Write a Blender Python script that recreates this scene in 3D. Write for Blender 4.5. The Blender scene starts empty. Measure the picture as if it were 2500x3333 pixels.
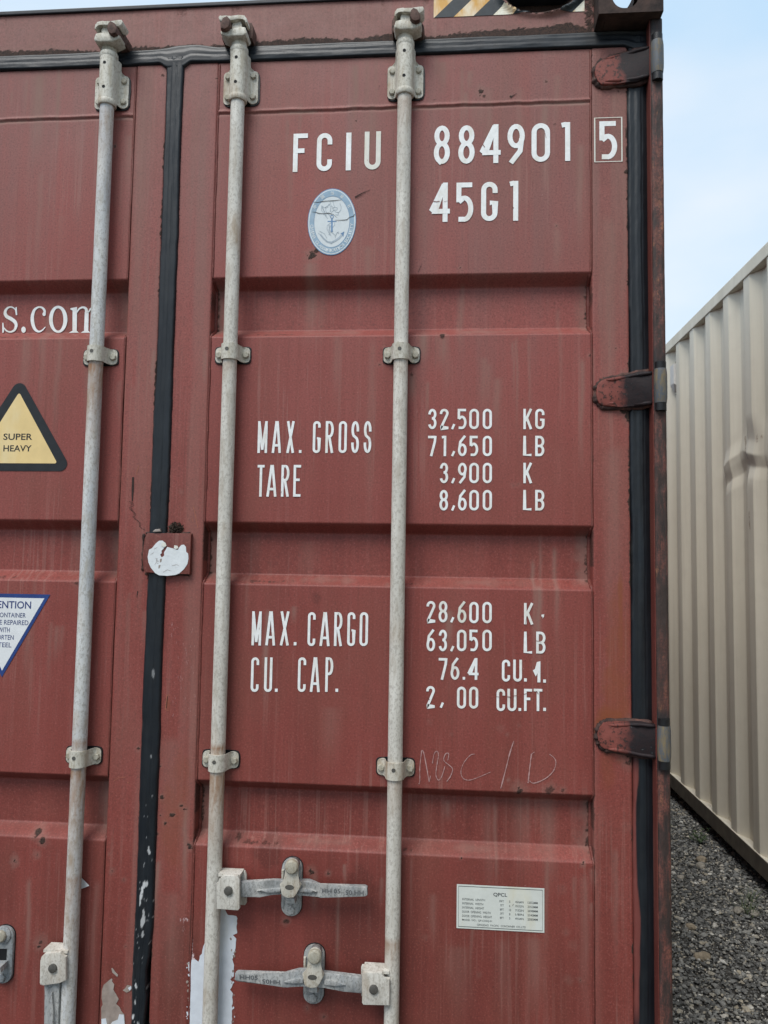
import bpy, bmesh, math, random
import numpy as np
from mathutils import Vector, Matrix

random.seed(7)
R = math.radians
sc = bpy.context.scene
C = sc.collection

# ------------------------------------------------------------------ camera
FPX, YAW, PIT, ROL, CX, CZ, DD = 2461.48, .081247, .070130, .015639, .701854, 1.460701, 1.808022
IW, IH = 2500.0, 3333.0
_f = Vector((-math.sin(YAW) * math.cos(PIT), math.cos(YAW) * math.cos(PIT), math.sin(PIT)))
_r = Vector((math.cos(YAW), math.sin(YAW), 0))
_u = _r.cross(_f)
RGT = math.cos(ROL) * _r + math.sin(ROL) * _u
UPV = -math.sin(ROL) * _r + math.cos(ROL) * _u
CAM = Vector((CX, -DD, CZ))
cd = bpy.data.cameras.new('camera')
cam = bpy.data.objects.new('camera', cd)
C.objects.link(cam)
cd.sensor_fit = 'HORIZONTAL'
cd.sensor_width = 36
cd.lens = 36 * FPX / IW
cd.clip_start = .05
cd.clip_end = 2000
m = Matrix((RGT, UPV, -_f)).transposed().to_4x4()
m.translation = CAM
cam.matrix_world = m
sc.camera = cam

# ------------------------------------------------------------------ sky, sun, exposure
SUN_DIR = Vector((-.24, -.52, .83)).normalized()      # towards the sun
SUN_STRENGTH, SUN_ANGLE = 1.5, R(30)
SKY_NISHITA, SKY_CLOUD = .07, 0.62
EXPOSURE = .88
w = bpy.data.worlds.new('World')
sc.world = w
w.use_nodes = True
nt = w.node_tree
for n in list(nt.nodes):
    nt.nodes.remove(n)
out = nt.nodes.new('ShaderNodeOutputWorld')
sky = nt.nodes.new('ShaderNodeTexSky')
sky.sky_type = 'NISHITA'
sky.sun_disc = False
sky.sun_elevation = math.asin(SUN_DIR.z)
sky.sun_rotation = math.atan2(SUN_DIR.x, SUN_DIR.y)
sky.air_density, sky.dust_density, sky.ozone_density = 1.0, 2.0, 1.2
b1 = nt.nodes.new('ShaderNodeBackground')
b1.inputs[1].default_value = SKY_NISHITA
nt.links.new(sky.outputs[0], b1.inputs[0])
tc = nt.nodes.new('ShaderNodeTexCoord')
mp = nt.nodes.new('ShaderNodeMapping')
mp.inputs['Scale'].default_value = (1, 1, 2.2)
nz = nt.nodes.new('ShaderNodeTexNoise')
nz.inputs['Scale'].default_value = 2.3
nz.inputs['Detail'].default_value = 5
nz.inputs['Roughness'].default_value = .45
nt.links.new(tc.outputs['Generated'], mp.inputs[0])
nt.links.new(mp.outputs[0], nz.inputs[0])
rp = nt.nodes.new('ShaderNodeValToRGB')
rp.color_ramp.elements[0].position = .40
rp.color_ramp.elements[0].color = (.575, .785, .985, 1)
rp.color_ramp.elements[1].position = .66
rp.color_ramp.elements[1].color = (.84, .92, 1.0, 1)
nt.links.new(nz.outputs[0], rp.inputs[0])
b2 = nt.nodes.new('ShaderNodeBackground')
b2.inputs[1].default_value = SKY_CLOUD
nt.links.new(rp.outputs[0], b2.inputs[0])
mx = nt.nodes.new('ShaderNodeMixShader')
mx.inputs[0].default_value = .82
nt.links.new(b1.outputs[0], mx.inputs[1])
nt.links.new(b2.outputs[0], mx.inputs[2])
nt.links.new(mx.outputs[0], out.inputs[0])

sd = bpy.data.lights.new('sun', 'SUN')
sd.energy = SUN_STRENGTH
sd.angle = SUN_ANGLE
sd.color = (1, .965, .92)
so = bpy.data.objects.new('sun', sd)
C.objects.link(so)
so.rotation_euler = (-SUN_DIR).to_track_quat('-Z', 'Y').to_euler()
so.location = (0, 0, 10)
sc.view_settings.view_transform = 'Standard'
sc.view_settings.look = 'None'
sc.view_settings.gamma = 1
sc.view_settings.exposure = EXPOSURE


# ------------------------------------------------------------------ helpers
def P(px, py, Y=0.0):
    """photo pixel -> (X, Z) on the vertical plane at depth Y"""
    d = _f + RGT * ((px - IW / 2) / FPX) - UPV * ((py - IH / 2) / FPX)
    t = (Y + DD) / d.y
    return CX + t * d.x, CZ + t * d.z


def crop(ox, oy, s):
    return lambda pts, Y=0.0: [P(ox + x / s, oy + y / s, Y) for x, y in pts]


def tag(o, label=None, cat=None, group=None, kind=None):
    if label: o['label'] = label
    if cat: o['category'] = cat
    if group: o['group'] = group
    if kind: o['kind'] = kind
    return o


def empty(name, loc=(0, 0, 0)):
    o = bpy.data.objects.new(name, None)
    o.location = loc
    o.empty_display_size = .2
    C.objects.link(o)
    return o


def link(name, me, parent=None):
    o = bpy.data.objects.new(name, me)
    C.objects.link(o)
    if parent is not None:
        o.parent = parent
        o.matrix_parent_inverse = Matrix.Translation(-WORLD[parent.name]) if parent.name in WORLD else Matrix()
    return o


WORLD = {}


def from_bm(name, bm, mats, parent=None, smooth=False, angle=None):
    me = bpy.data.meshes.new(name)
    bmesh.ops.recalc_face_normals(bm, faces=bm.faces[:])
    bm.to_mesh(me)
    bm.free()
    for mt in (mats if isinstance(mats, (list, tuple)) else [mats]):
        me.materials.append(mt)
    if smooth or angle:
        me.polygons.foreach_set('use_smooth', [True] * len(me.polygons))
        if angle:
            me.set_sharp_from_angle(angle=R(angle))
    return link(name, me, parent)


_tabs = {}


def vnoise(x, y, seed=0):
    if seed not in _tabs:
        _tabs[seed] = np.random.RandomState(seed + 11).rand(256, 256)
    t = _tabs[seed]
    xi = np.floor(x).astype(int); yi = np.floor(y).astype(int)
    fx = x - xi; fy = y - yi
    fx = fx * fx * (3 - 2 * fx); fy = fy * fy * (3 - 2 * fy)
    a = t[xi & 255, yi & 255]; b = t[(xi + 1) & 255, yi & 255]
    c = t[xi & 255, (yi + 1) & 255]; d = t[(xi + 1) & 255, (yi + 1) & 255]
    return (a * (1 - fx) + b * fx) * (1 - fy) + (c * (1 - fx) + d * fx) * fy


def fbm(x, y, seed=0, o=4):
    s = 0; a = .5; n = 0
    for k in range(o):
        s = s + a * vnoise(x, y, seed + k * 7); n += a
        x = x * 2.03 + 3.1; y = y * 2.03 + 1.7; a *= .5
    return s / n


def sstep(a, b, x):
    t = np.clip((x - a) / (b - a), 0, 1)
    return t * t * (3 - 2 * t)


def sheet(name, xs, zs, yfun, mat, parent, back=.03, attrs=None, xwarp=None):
    """front surface as a grid of quads with a skirt going back"""
    xs = np.asarray(xs); zs = np.asarray(zs)
    X, Z = np.meshgrid(xs, zs)
    Y = yfun(X, Z)
    X0 = X
    if xwarp is not None:
        X = xwarp(X, Z)
    nz_, nx_ = X.shape
    V = np.stack([X, Y, Z], -1).reshape(-1, 3)
    idx = np.arange(nz_ * nx_).reshape(nz_, nx_)
    Q = np.stack([idx[:-1, :-1], idx[:-1, 1:], idx[1:, 1:], idx[1:, :-1]], -1).reshape(-1, 4)
    loop = np.concatenate([idx[0, :], idx[1:, -1], idx[-1, -2::-1], idx[-2:0:-1, 0]])
    B = V[loop].copy(); B[:, 1] = back
    bi = np.arange(len(loop)) + len(V)
    nx2 = np.roll(loop, -1); bn = np.roll(bi, -1)
    S = np.stack([loop, bi, bn, nx2], -1)
    allv = np.concatenate([V, B]); allf = np.concatenate([Q, S])
    me = bpy.data.meshes.new(name)
    me.vertices.add(len(allv)); me.vertices.foreach_set('co', allv.ravel())
    me.loops.add(allf.size); me.loops.foreach_set('vertex_index', allf.ravel())
    me.polygons.add(len(allf))
    me.polygons.foreach_set('loop_start', np.arange(len(allf)) * 4)
    me.polygons.foreach_set('use_smooth', np.concatenate([np.ones(len(Q), bool), np.zeros(len(S), bool)]))
    me.update(calc_edges=True); me.validate()
    if attrs:
        for k, fn in attrs(X, Z).items():
            a = me.attributes.new(k, 'FLOAT', 'POINT')
            v = np.concatenate([fn.ravel(), fn.ravel()[loop]])
            a.data.foreach_set('value', v.astype(np.float32))
    me.materials.append(mat)
    o = link(name, me, parent)
    return o


def prism(bm, pts, yf, yb, bev=0.0, mi=0):
    """outline (X,Z) extruded from yf (front) to yb (back), front edges bevelled"""
    vf = [bm.verts.new((x, yf, z)) for x, z in pts]
    vb = [bm.verts.new((x, yb, z)) for x, z in pts]
    n = len(pts)
    ff = bm.faces.new(vf); fb = bm.faces.new(vb[::-1])
    fs = [ff, fb]
    for i in range(n):
        fs.append(bm.faces.new((vf[i], vb[i], vb[(i + 1) % n], vf[(i + 1) % n])))
    for f in fs: f.material_index = mi
    if bev:
        es = [e for e in ff.edges]
        r = bmesh.ops.bevel(bm, geom=es, offset=bev, segments=2, profile=.6, affect='EDGES', clamp_overlap=True)
        for f in r['faces']: f.material_index = mi
    return bm


def box(bm, x0, x1, y0, y1, z0, z1, bev=0.0, mi=0):
    vs = [bm.verts.new((x, y, z)) for x in (x0, x1) for y in (y0, y1) for z in (z0, z1)]
    q = [(0, 1, 3, 2), (4, 6, 7, 5), (0, 4, 5, 1), (2, 3, 7, 6), (0, 2, 6, 4), (1, 5, 7, 3)]
    fs = [bm.faces.new([vs[i] for i in f]) for f in q]
    for f in fs: f.material_index = mi
    if bev:
        es = list({e for f in fs for e in f.edges})
        r = bmesh.ops.bevel(bm, geom=es, offset=bev, segments=2, profile=.6, affect='EDGES', clamp_overlap=True)
        for f in r['faces']: f.material_index = mi
    return bm


def tube(bm, pts, rad, seg=10, cap=True, mi=0):
    pts = [Vector(p) for p in pts]
    n = len(pts)
    rr = rad if isinstance(rad, (list, tuple, np.ndarray)) else [rad] * n
    rings = []
    t0 = (pts[1] - pts[0]).normalized()
    ref = Vector((0, 0, 1)) if abs(t0.z) < .9 else Vector((1, 0, 0))
    a = t0.cross(ref).normalized()
    for i in range(n):
        t = (pts[min(i + 1, n - 1)] - pts[max(i - 1, 0)]).normalized()
        a = (a - t * a.dot(t)).normalized()
        b = t.cross(a)
        rings.append([bm.verts.new(pts[i] + (a * math.cos(2 * math.pi * k / seg) + b * math.sin(2 * math.pi * k / seg)) * rr[i]) for k in range(seg)])
    for i in range(n - 1):
        for k in range(seg):
            f = bm.faces.new((rings[i][k], rings[i][(k + 1) % seg], rings[i + 1][(k + 1) % seg], rings[i + 1][k]))
            f.material_index = mi; f.smooth = True
    if cap:
        bm.faces.new(rings[0][::-1]).material_index = mi
        bm.faces.new(rings[-1]).material_index = mi
    return bm


# ------------------------------------------------------------------ materials
def new_mat(name):
    mt = bpy.data.materials.new(name)
    mt.use_nodes = True
    t = mt.node_tree
    bs = t.nodes['Principled BSDF']
    return mt, t, bs


class NB:
    """tiny node-building helper"""
    def __init__(s, t): s.t = t
    def n(s, ty, **kw):
        nd = s.t.nodes.new(ty)
        for k, v in kw.items(): setattr(nd, k, v)
        return nd
    def pos(s, scale=(1, 1, 1)):
        g = s.n('ShaderNodeNewGeometry'); mp = s.n('ShaderNodeMapping')
        mp.inputs['Scale'].default_value = scale
        s.t.links.new(g.outputs['Position'], mp.inputs[0]); return mp.outputs[0]
    def noise(s, vec, scale, detail=4, rough=.55):
        nd = s.n('ShaderNodeTexNoise'); s.t.links.new(vec, nd.inputs['Vector'])
        nd.inputs['Scale'].default_value = scale; nd.inputs['Detail'].default_value = detail
        nd.inputs['Roughness'].default_value = rough; return nd.outputs['Fac']
    def ramp(s, v, stops):
        nd = s.n('ShaderNodeValToRGB'); s.t.links.new(v, nd.inputs[0])
        cr = nd.color_ramp
        while len(cr.elements) < len(stops): cr.elements.new(.5)
        for e, (p, c) in zip(cr.elements, stops):
            e.position = p; e.color = (*c, 1) if isinstance(c, tuple) else (c, c, c, 1)
        return nd.outputs[0]
    def mix(s, f, a, b):
        nd = s.n('ShaderNodeMix', data_type='RGBA')
        for sock, v in ((nd.inputs[0], f), (nd.inputs[6], a), (nd.inputs[7], b)):
            if isinstance(v, tuple): sock.default_value = (*v, 1)
            elif isinstance(v, (int, float)): sock.default_value = v
            else: s.t.links.new(v, sock)
        return nd.outputs[2]
    def math(s, op, a, b=None, clamp=False):
        nd = s.n('ShaderNodeMath', operation=op, use_clamp=clamp)
        for sock, v in ((nd.inputs[0], a), (nd.inputs[1], b)):
            if v is None: continue
            if isinstance(v, (int, float)): sock.default_value = v
            else: s.t.links.new(v, sock)
        return nd.outputs[0]
    def attr(s, name):
        return s.n('ShaderNodeAttribute', attribute_name=name).outputs['Fac']
    def bump(s, h, strength, dist, prev=None):
        nd = s.n('ShaderNodeBump'); nd.inputs['Strength'].default_value = strength
        nd.inputs['Distance'].default_value = dist; s.t.links.new(h, nd.inputs['Height'])
        if prev is not None: s.t.links.new(prev, nd.inputs['Normal'])
        return nd.outputs[0]
    def lk(s, a, b): s.t.links.new(a, b)


def make_red():
    mt, t, bs = new_mat('weathered_red_paint'); g = NB(t)
    v = g.pos(); vs = g.pos((60, 8, 2.2)); vm = g.pos((9, 5, .9))
    n_fine = g.noise(v, 420, 3, .6)
    n_mid = g.noise(v, 22, 5, .6)
    n_str = g.noise(vs, 1.0, 4, .55)
    n_wash = g.noise(vm, 1.0, 4, .5)
    fade_vignette = g.attr('fade_vignette')  # chalk fade together with the painted-in vignette
    f1 = g.math('ADD', fade_vignette, g.math('MULTIPLY', g.math('SUBTRACT', n_mid, .5), .22))
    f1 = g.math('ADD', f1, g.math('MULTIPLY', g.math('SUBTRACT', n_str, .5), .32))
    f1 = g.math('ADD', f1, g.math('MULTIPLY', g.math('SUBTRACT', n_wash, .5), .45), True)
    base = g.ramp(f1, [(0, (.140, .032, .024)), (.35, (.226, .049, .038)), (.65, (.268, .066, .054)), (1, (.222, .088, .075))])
    base = g.mix(g.ramp(n_fine, [(.42, 0.0), (.72, .30)]), base, (.10, .03, .026))
    base = g.mix(g.ramp(g.noise(v, 75, 5, .7), [(.56, 0.0), (.74, .28)]), base, (.11, .04, .034))
    base = g.mix(g.ramp(g.noise(g.pos((130, 20, 3.0)), 1.0, 4, .6), [(.58, 0.0), (.76, .30)]), base, (.30, .115, .095))
    base = g.mix(g.ramp(g.noise(g.pos((5, 4, 2.2)), 1.0, 4, .6), [(.48, 0.0), (.72, .45)]), base, (.185, .066, .046))
    sp1 = g.noise(v, 230, 4, .65)
    base = g.mix(g.ramp(sp1, [(.36, .55), (.47, 0.0)]), base, (.105, .032, .026))
    base = g.mix(g.ramp(sp1, [(.56, 0.0), (.68, .45)]), base, (.36, .125, .105))
    sk = g.math('MULTIPLY', g.ramp(g.noise(g.pos((85, 20, 1.5)), 1.0, 6, .62), [(.54, 0.0), (.60, .34), (.68, .12)]), g.ramp(g.noise(g.pos((4, 4, 3)), 1.0, 3, .5), [(.46, 0.0), (.64, 1.0)]))
    base = g.mix(sk, base, (.31, .165, .135))
    sk2 = g.math('MULTIPLY', g.ramp(g.noise(g.pos((110, 20, 2.4)), 1.3, 6, .65), [(.56, 0.0), (.64, .4)]), g.ramp(g.noise(g.pos((6, 4, 4)), 1.3, 3, .5), [(.45, 0.0), (.62, 1.0)]))
    base = g.mix(sk2, base, (.12, .038, .028))
    dirt = g.attr('dirt')
    dn = g.math('MULTIPLY', dirt, g.ramp(g.noise(vs, 1.7, 5, .65), [(.2, .55), (.7, 1.0)]), True)
    base = g.mix(dn, base, (.245, .150, .122))
    org = g.attr('orange')
    base = g.mix(g.math('MULTIPLY', org, g.ramp(n_mid, [(.25, .5), (.7, 1.0)]), True), base, (.215, .060, .020))
    rust = g.attr('rust')
    rq = g.math('SUBTRACT', g.math('MULTIPLY', rust, 1.25), g.noise(v, 330, 5, .8))
    rn = g.math('DIVIDE', g.math('ADD', rq, .05), .45, True)
    halo = g.math('DIVIDE', g.math('ADD', g.math('SUBTRACT', g.math('MULTIPLY', rust, 1.1), g.noise(v, 120, 4, .7)), .22), .5, True)
    base = g.mix(g.math('MULTIPLY', halo, .75), base, (.105, .040, .030))
    base = g.mix(rn, base, g.ramp(g.noise(v, 260, 3, .6), [(.35, (.020, .013, .011)), (.7, (.075, .040, .028))]))
    sp = g.attr('scrape')
    spn = g.math('DIVIDE', g.math('SUBTRACT', g.math('MULTIPLY', sp, .95), g.noise(g.pos((1, 1, .4)), 170, 4, .75)), .14, True)
    base = g.mix(spn, base, (.62, .50, .50))
    g.lk(base, bs.inputs['Base Color'])
    rgh = g.math('ADD', .46, g.math('MULTIPLY', n_mid, .2))
    rgh = g.math('ADD', rgh, g.math('MULTIPLY', g.math('MAXIMUM', rn, dn), .3), True)
    g.lk(rgh, bs.inputs['Roughness'])
    bs.inputs['Specular IOR Level'].default_value = .38
    b = g.bump(n_fine, .10, .0006)
    b = g.bump(g.noise(v, 3.2, 2, .4), .35, .012, b)
    b = g.bump(rn, .7, .0025, b)
    g.lk(b, bs.inputs['Normal'])
    return mt


def make_rusty():
    mt, t, bs = new_mat('rusted_red_steel'); g = NB(t)
    v = g.pos(); vs = g.pos((1, 1, .22))
    n1 = g.noise(vs, 46, 6, .75); n2 = g.noise(v, 240, 4, .65); n3 = g.noise(vs, 11, 4, .6)
    base = g.ramp(n1, [(.36, (.018, .012, .011)), (.46, (.050, .028, .023)), (.54, (.125, .043, .034)), (.62, (.205, .075, .050))])
    base = g.mix(g.ramp(n3, [(.50, 0.0), (.62, .85)]), base, (.036, .022, .018))
    base = g.mix(g.ramp(g.noise(vs, 62, 3, .6), [(.64, 0.0), (.72, .8)]), base, (.30, .125, .06))
    base = g.mix(g.attr('grease'), base, (.012, .013, .015))
    base = g.mix(g.ramp(n2, [(.42, 0.0), (.62, .7)]), base, (.028, .018, .015))
    g.lk(base, bs.inputs['Base Color'])
    bs.inputs['Roughness'].default_value = .7
    g.lk(g.bump(n2, .5, .0015, g.bump(n1, .5, .004)), bs.inputs['Normal'])
    return mt


def make_rubber():
    mt, t, bs = new_mat('black_rubber'); g = NB(t)
    v = g.pos(); n = g.noise(g.pos((1, 1, .12)), 40, 4, .6)
    base = g.ramp(n, [(.3, (.004, .0055, .008)), (.7, (.010, .014, .019))])
    base = g.mix(g.math('MULTIPLY', g.attr('dust'), g.ramp(g.noise(v, 30, 4, .6), [(.35, .35), (.65, 1.0)])), base, (.085, .085, .08))
    base = g.mix(g.attr('redp'), base, (.17, .05, .042))
    base = g.mix(g.attr('scuff'), base, (.55, .56, .56))
    g.lk(base, bs.inputs['Base Color'])
    bs.inputs['Roughness'].default_value = .40
    bs.inputs['Specular IOR Level'].default_value = .35
    g.lk(g.bump(g.noise(v, 90, 3), .25, .001), bs.inputs['Normal'])
    return mt


def make_galv(name, c0, c1, dirtc, speck, rust=.3, seed=0.):
    mt, t, bs = new_mat(name); g = NB(t)
    ob = g.n('ShaderNodeNewGeometry'); mp = g.n('ShaderNodeMapping')
    mp.inputs['Location'].default_value = (seed, seed, seed); g.lk(ob.outputs['Position'], mp.inputs[0]); v = mp.outputs[0]
    mp2 = g.n('ShaderNodeMapping'); mp2.inputs['Scale'].default_value = (1, 1, .22); g.lk(v, mp2.inputs[0]); vs = mp2.outputs[0]
    mpB = g.n('ShaderNodeMapping'); mpB.inputs['Scale'].default_value = (1, 1, .6); g.lk(v, mpB.inputs[0])
    n1 = g.noise(vs, 26, 4, .6); n2 = g.noise(mpB.outputs[0], 210, 4, .7); n3 = g.noise(vs, 60, 5, .65); n4 = g.noise(v, 5.5, 3, .5)
    base = g.ramp(n1, [(.3, c0), (.7, c1)])
    base = g.mix(g.ramp(n2, [(.50, 0.0), (.60, speck)]), base, dirtc)
    base = g.mix(g.ramp(n3, [(.50, 0.0), (.66, .6)]), base, (dirtc[0] * 1.5, dirtc[1] * 1.5, dirtc[2] * 1.5))
    rm = g.math('MULTIPLY', g.ramp(n4, [(.56, 0.0), (.74, rust)]), g.ramp(n3, [(.35, .2), (.6, 1.0)]))
    base = g.mix(rm, base, (.30, .19, .10))
    base = g.mix(g.attr('rust'), base, (.25, .12, .05))
    g.lk(base, bs.inputs['Base Color'])
    g.lk(g.ramp(n3, [(.3, .5), (.7, .75)]), bs.inputs['Roughness'])
    bs.inputs['Metallic'].default_value = .0
    bs.inputs['Specular IOR Level'].default_value = .4
    g.lk(g.bump(n2, .35, .0009, g.bump(n3, .25, .0015)), bs.inputs['Normal'])
    return mt


def make_plain(name, col, rough=.6, var=.12, scale=40, bump=.15, spec=.35, stain=None, stain_amt=.5, lo=.52):
    mt, t, bs = new_mat(name); g = NB(t)
    v = g.pos(); n = g.noise(v, scale, 4, .6)
    d = tuple(c * (1 - var * 1.6) for c in col); l = tuple(min(1, c * (1 + var)) for c in col)
    base = g.ramp(n, [(.3, d), (.7, l)])
    if stain:
        base = g.mix(g.ramp(g.noise(g.pos((1, 1, .35)), scale * .45, 4, .6), [(lo, 0.0), (lo + .18, stain_amt)]), base, stain)
    g.lk(base, bs.inputs['Base Color'])
    bs.inputs['Roughness'].default_value = rough
    bs.inputs['Specular IOR Level'].default_value = spec
    if bump:
        g.lk(g.bump(g.noise(v, scale * 5, 3), bump, .001), bs.inputs['Normal'])
    return mt


def make_beige():
    mt, t, bs = new_mat('beige_container_paint'); g = NB(t)
    v = g.pos(); vs = g.pos((7, 9, .55))
    n1 = g.noise(vs, 1.0, 4, .55); n2 = g.noise(v, 16, 4, .6); n3 = g.noise(g.pos((5, 26, 1.0)), 1.0, 4, .6)
    base = g.ramp(n1, [(.3, (.62, .57, .46)), (.7, (.73, .68, .565))])
    base = g.mix(g.ramp(n2, [(.5, 0.0), (.8, .16)]), base, (.44, .40, .33))
    base = g.mix(g.ramp(n3, [(.55, 0.0), (.75, .22)]), base, (.40, .355, .29))
    base = g.mix(g.math('MULTIPLY', g.attr('rust'), g.ramp(g.noise(v, 110, 3, .6), [(.4, 0.2), (.55, 1.0)])), base, (.20, .11, .05))
    g.lk(base, bs.inputs['Base Color'])
    bs.inputs['Roughness'].default_value = .55
    bs.inputs['Specular IOR Level'].default_value = .35
    g.lk(g.bump(g.noise(v, 7, 3), .25, .006), bs.inputs['Normal'])
    return mt


M_RED = make_red()
M_RUST = make_rusty()
M_RUBBER = make_rubber()
M_GRIME = make_plain('grimy_rusted_casting', (.048, .028, .022), .8, .5, 26, .8, stain=(.085, .045, .032), stain_amt=.8)
M_ROD = make_galv('galvanised_rod_steel', (.50, .475, .42), (.67, .645, .585), (.24, .21, .17), .48, .7)
M_ROD2 = make_galv('chalky_galvanised_steel', (.43, .45, .47), (.66, .655, .62), (.23, .21, .17), .50, .8, 3.3)
M_CAST = make_galv('painted_cast_steel', (.46, .435, .37), (.63, .605, .53), (.25, .215, .155), .55, .75, 5.1)
M_HAND = make_galv('dull_zinc_steel', (.20, .22, .235), (.50, .49, .46), (.12, .12, .115), .6, .5, 8.7)
M_BOLT = make_galv('zinc_bolt_steel', (.33, .31, .25), (.48, .46, .38), (.20, .17, .12), .5, .4, 2.2)
M_KNUCK = make_galv('blued_hinge_steel', (.060, .070, .082), (.12, .13, .14), (.16, .115, .05), .5, .8, 1.7)
M_PIN = make_plain('dark_pin_steel', (.09, .085, .075), .5, .2, 120)
M_HOLE = make_plain('dark_bore', (.006, .006, .007), .8, .1, 50, 0)
M_SEAL = make_plain('black_sealant', (.010, .010, .011), .45, .2, 90, .4)
M_BRN = make_plain('rusty_keeper_steel', (.105, .058, .045), .75, .35, 110, .6)
M_WHITE = make_plain('white_vinyl', (.80, .81, .80), .5, .06, 90, .05, stain=(.60, .54, .43), stain_amt=.45, lo=.48)
M_CREAM = make_plain('aged_white_vinyl', (.68, .67, .60), .5, .05, 60, .05, stain=(.50, .38, .20), stain_amt=.45)
M_RUSTWHITE = make_plain('rust_stained_vinyl', (.80, .77, .64), .5, .05, 34, .05, stain=(.62, .34, .08), stain_amt=1.0, lo=.40)
M_DKSTRIPE = make_plain('dark_vinyl', (.030, .037, .042), .5, .2, 40, .05, stain=(.10, .09, .07), stain_amt=.4)
M_YEL = make_plain('yellow_vinyl', (.74, .55, .25), .5, .06, 18, .05, stain=(.76, .65, .40), stain_amt=.8)
M_BLACK = make_plain('black_vinyl', (.014, .016, .019), .5, .2, 40, .05)
M_BLUE = make_plain('blue_vinyl', (.020, .050, .19), .5, .12, 30, .05)
M_NAVY = make_plain('navy_print', (.035, .055, .17), .5, .1, 30, 0)
M_STW = make_plain('white_sticker', (.70, .715, .72), .5, .04, 30, .05)
M_LABEL = make_plain('label_foil', (.62, .645, .60), .42, .05, 30, .05, stain=(.60, .55, .38), stain_amt=.6)
M_PRINT = make_plain('label_print', (.075, .085, .085), .6, .1, 60, 0)
M_CCSW = make_plain('emblem_white', (.60, .645, .655), .45, .04, 40, .05)
M_CCSB = make_plain('emblem_blue', (.26, .375, .475), .45, .14, 26, .05, stain=(.44, .52, .57), stain_amt=.8)
M_CCSL = make_plain('emblem_line', (.36, .42, .47), .5, .15, 40, 0)
M_CCSD = make_plain('emblem_dark_blue', (.13, .24, .40), .5, .15, 40, 0)
M_CRACK = make_plain('crack_dark', (.03, .03, .03), .7, .2, 60, 0)
M_PAPER = make_plain('torn_white_paper', (.62, .655, .70), .75, .08, 26, .5, stain=(.58, .56, .48), stain_amt=.6)
M_PAPER2 = make_plain('torn_round_sticker_paper', (.68, .71, .72), .7, .05, 45, .9)
M_GLUE = make_plain('sticker_residue', (.30, .245, .21), .8, .16, 50, .5, stain=(.40, .36, .33), stain_amt=.6)
M_CHALK = make_plain('chalk', (.42, .25, .235), .95, .15, 300, 0)
M_SCR = make_plain('bare_scratch', (.36, .13, .075), .7, .2, 200, 0)
M_SCRD = make_plain('dark_scratch', (.035, .018, .015), .8, .3, 200, 0)
M_BEIGE = make_beige()
M_BDARK = make_plain('dark_frame_steel', (.045, .04, .035), .7, .3, 30)  # even dark steel of the floor frames
M_VENT = make_plain('vent_plastic', (.60, .58, .54), .5, .05, 40)
M_DEBRIS = make_plain('dry_debris', (.055, .038, .028), .95, .4, 220, .3)
M_NAVYEDGE = make_plain('dark_roof_edge', (.022, .024, .03), .5, .25, 30)

# ------------------------------------------------------------------ ground
def make_ground_mat():
    mt, t, bs = new_mat('gravel_ground'); g = NB(t)
    v = g.pos()
    vo = g.n('ShaderNodeTexVoronoi'); vo.inputs['Scale'].default_value = 55; g.lk(v, vo.inputs['Vector'])
    sep = g.n('ShaderNodeSeparateColor'); g.lk(vo.outputs['Color'], sep.inputs[0])
    base = g.ramp(sep.outputs[0], [(0, (.030, .028, .025)), (.6, (.060, .057, .050)), (1, (.12, .112, .10))])
    base = g.mix(g.ramp(g.noise(v, 1.3, 4), [(.35, 0.0), (.7, .5)]), base, (.045, .041, .035))
    g.lk(base, bs.inputs['Base Color']); bs.inputs['Roughness'].default_value = .9
    dn = g.math('SUBTRACT', 1.0, vo.outputs['Distance'])
    g.lk(g.bump(dn, .8, .012), bs.inputs['Normal'])
    return mt


def make_stone_mat():
    mt, t, bs = new_mat('gravel_stone'); g = NB(t)
    v = g.pos(); a = g.attr('tone'); n = g.noise(v, 170, 4, .65)
    base = g.ramp(a, [(0, (.075, .074, .070)), (.42, (.19, .188, .178)), (.74, (.32, .315, .29)), (.91, (.46, .40, .30)), (1, (.72, .70, .64))])
    base = g.mix(g.ramp(n, [(.3, .45), (.65, 0.0)]), base, (.045, .042, .036))
    g.lk(base, bs.inputs['Base Color']); bs.inputs['Roughness'].default_value = .85
    g.lk(g.bump(n, .4, .002), bs.inputs['Normal'])
    return mt


bm = bmesh.new()
vs_ = [bm.verts.new(p) for p in ((-900, -900, 0), (900, -900, 0), (900, 900, 0), (-900, 900, 0))]
bm.faces.new(vs_)
tag(from_bm('ground', bm, make_ground_mat()), kind='structure')

# loose stones of the alley (icosahedra, randomly squashed)
ph = (1 + 5 ** .5) / 2
ICO = np.array([(-1, ph, 0), (1, ph, 0), (-1, -ph, 0), (1, -ph, 0), (0, -1, ph), (0, 1, ph), (0, -1, -ph), (0, 1, -ph), (ph, 0, -1), (ph, 0, 1), (-ph, 0, -1), (-ph, 0, 1)]) / math.sqrt(1 + ph * ph)
ICF = np.array([(0, 11, 5), (0, 5, 1), (0, 1, 7), (0, 7, 10), (0, 10, 11), (1, 5, 9), (5, 11, 4), (11, 10, 2), (10, 7, 6), (7, 1, 8), (3, 9, 4), (3, 4, 2), (3, 2, 6), (3, 6, 8), (3, 8, 9), (4, 9, 5), (2, 4, 11), (6, 2, 10), (8, 6, 7), (9, 8, 1)])
rs = np.random.RandomState(5)
NST = 80000
sx = rs.uniform(1.19, 2.30, NST); sy = rs.uniform(-.2, 4.6, NST)
rad = np.exp(rs.normal(math.log(.0037), .44, NST)).clip(.0018, .010)
big = rs.rand(NST) < .008; rad[big] = rs.uniform(.008, .013, big.sum())
ang = rs.uniform(0, 2 * math.pi, NST)
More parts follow.
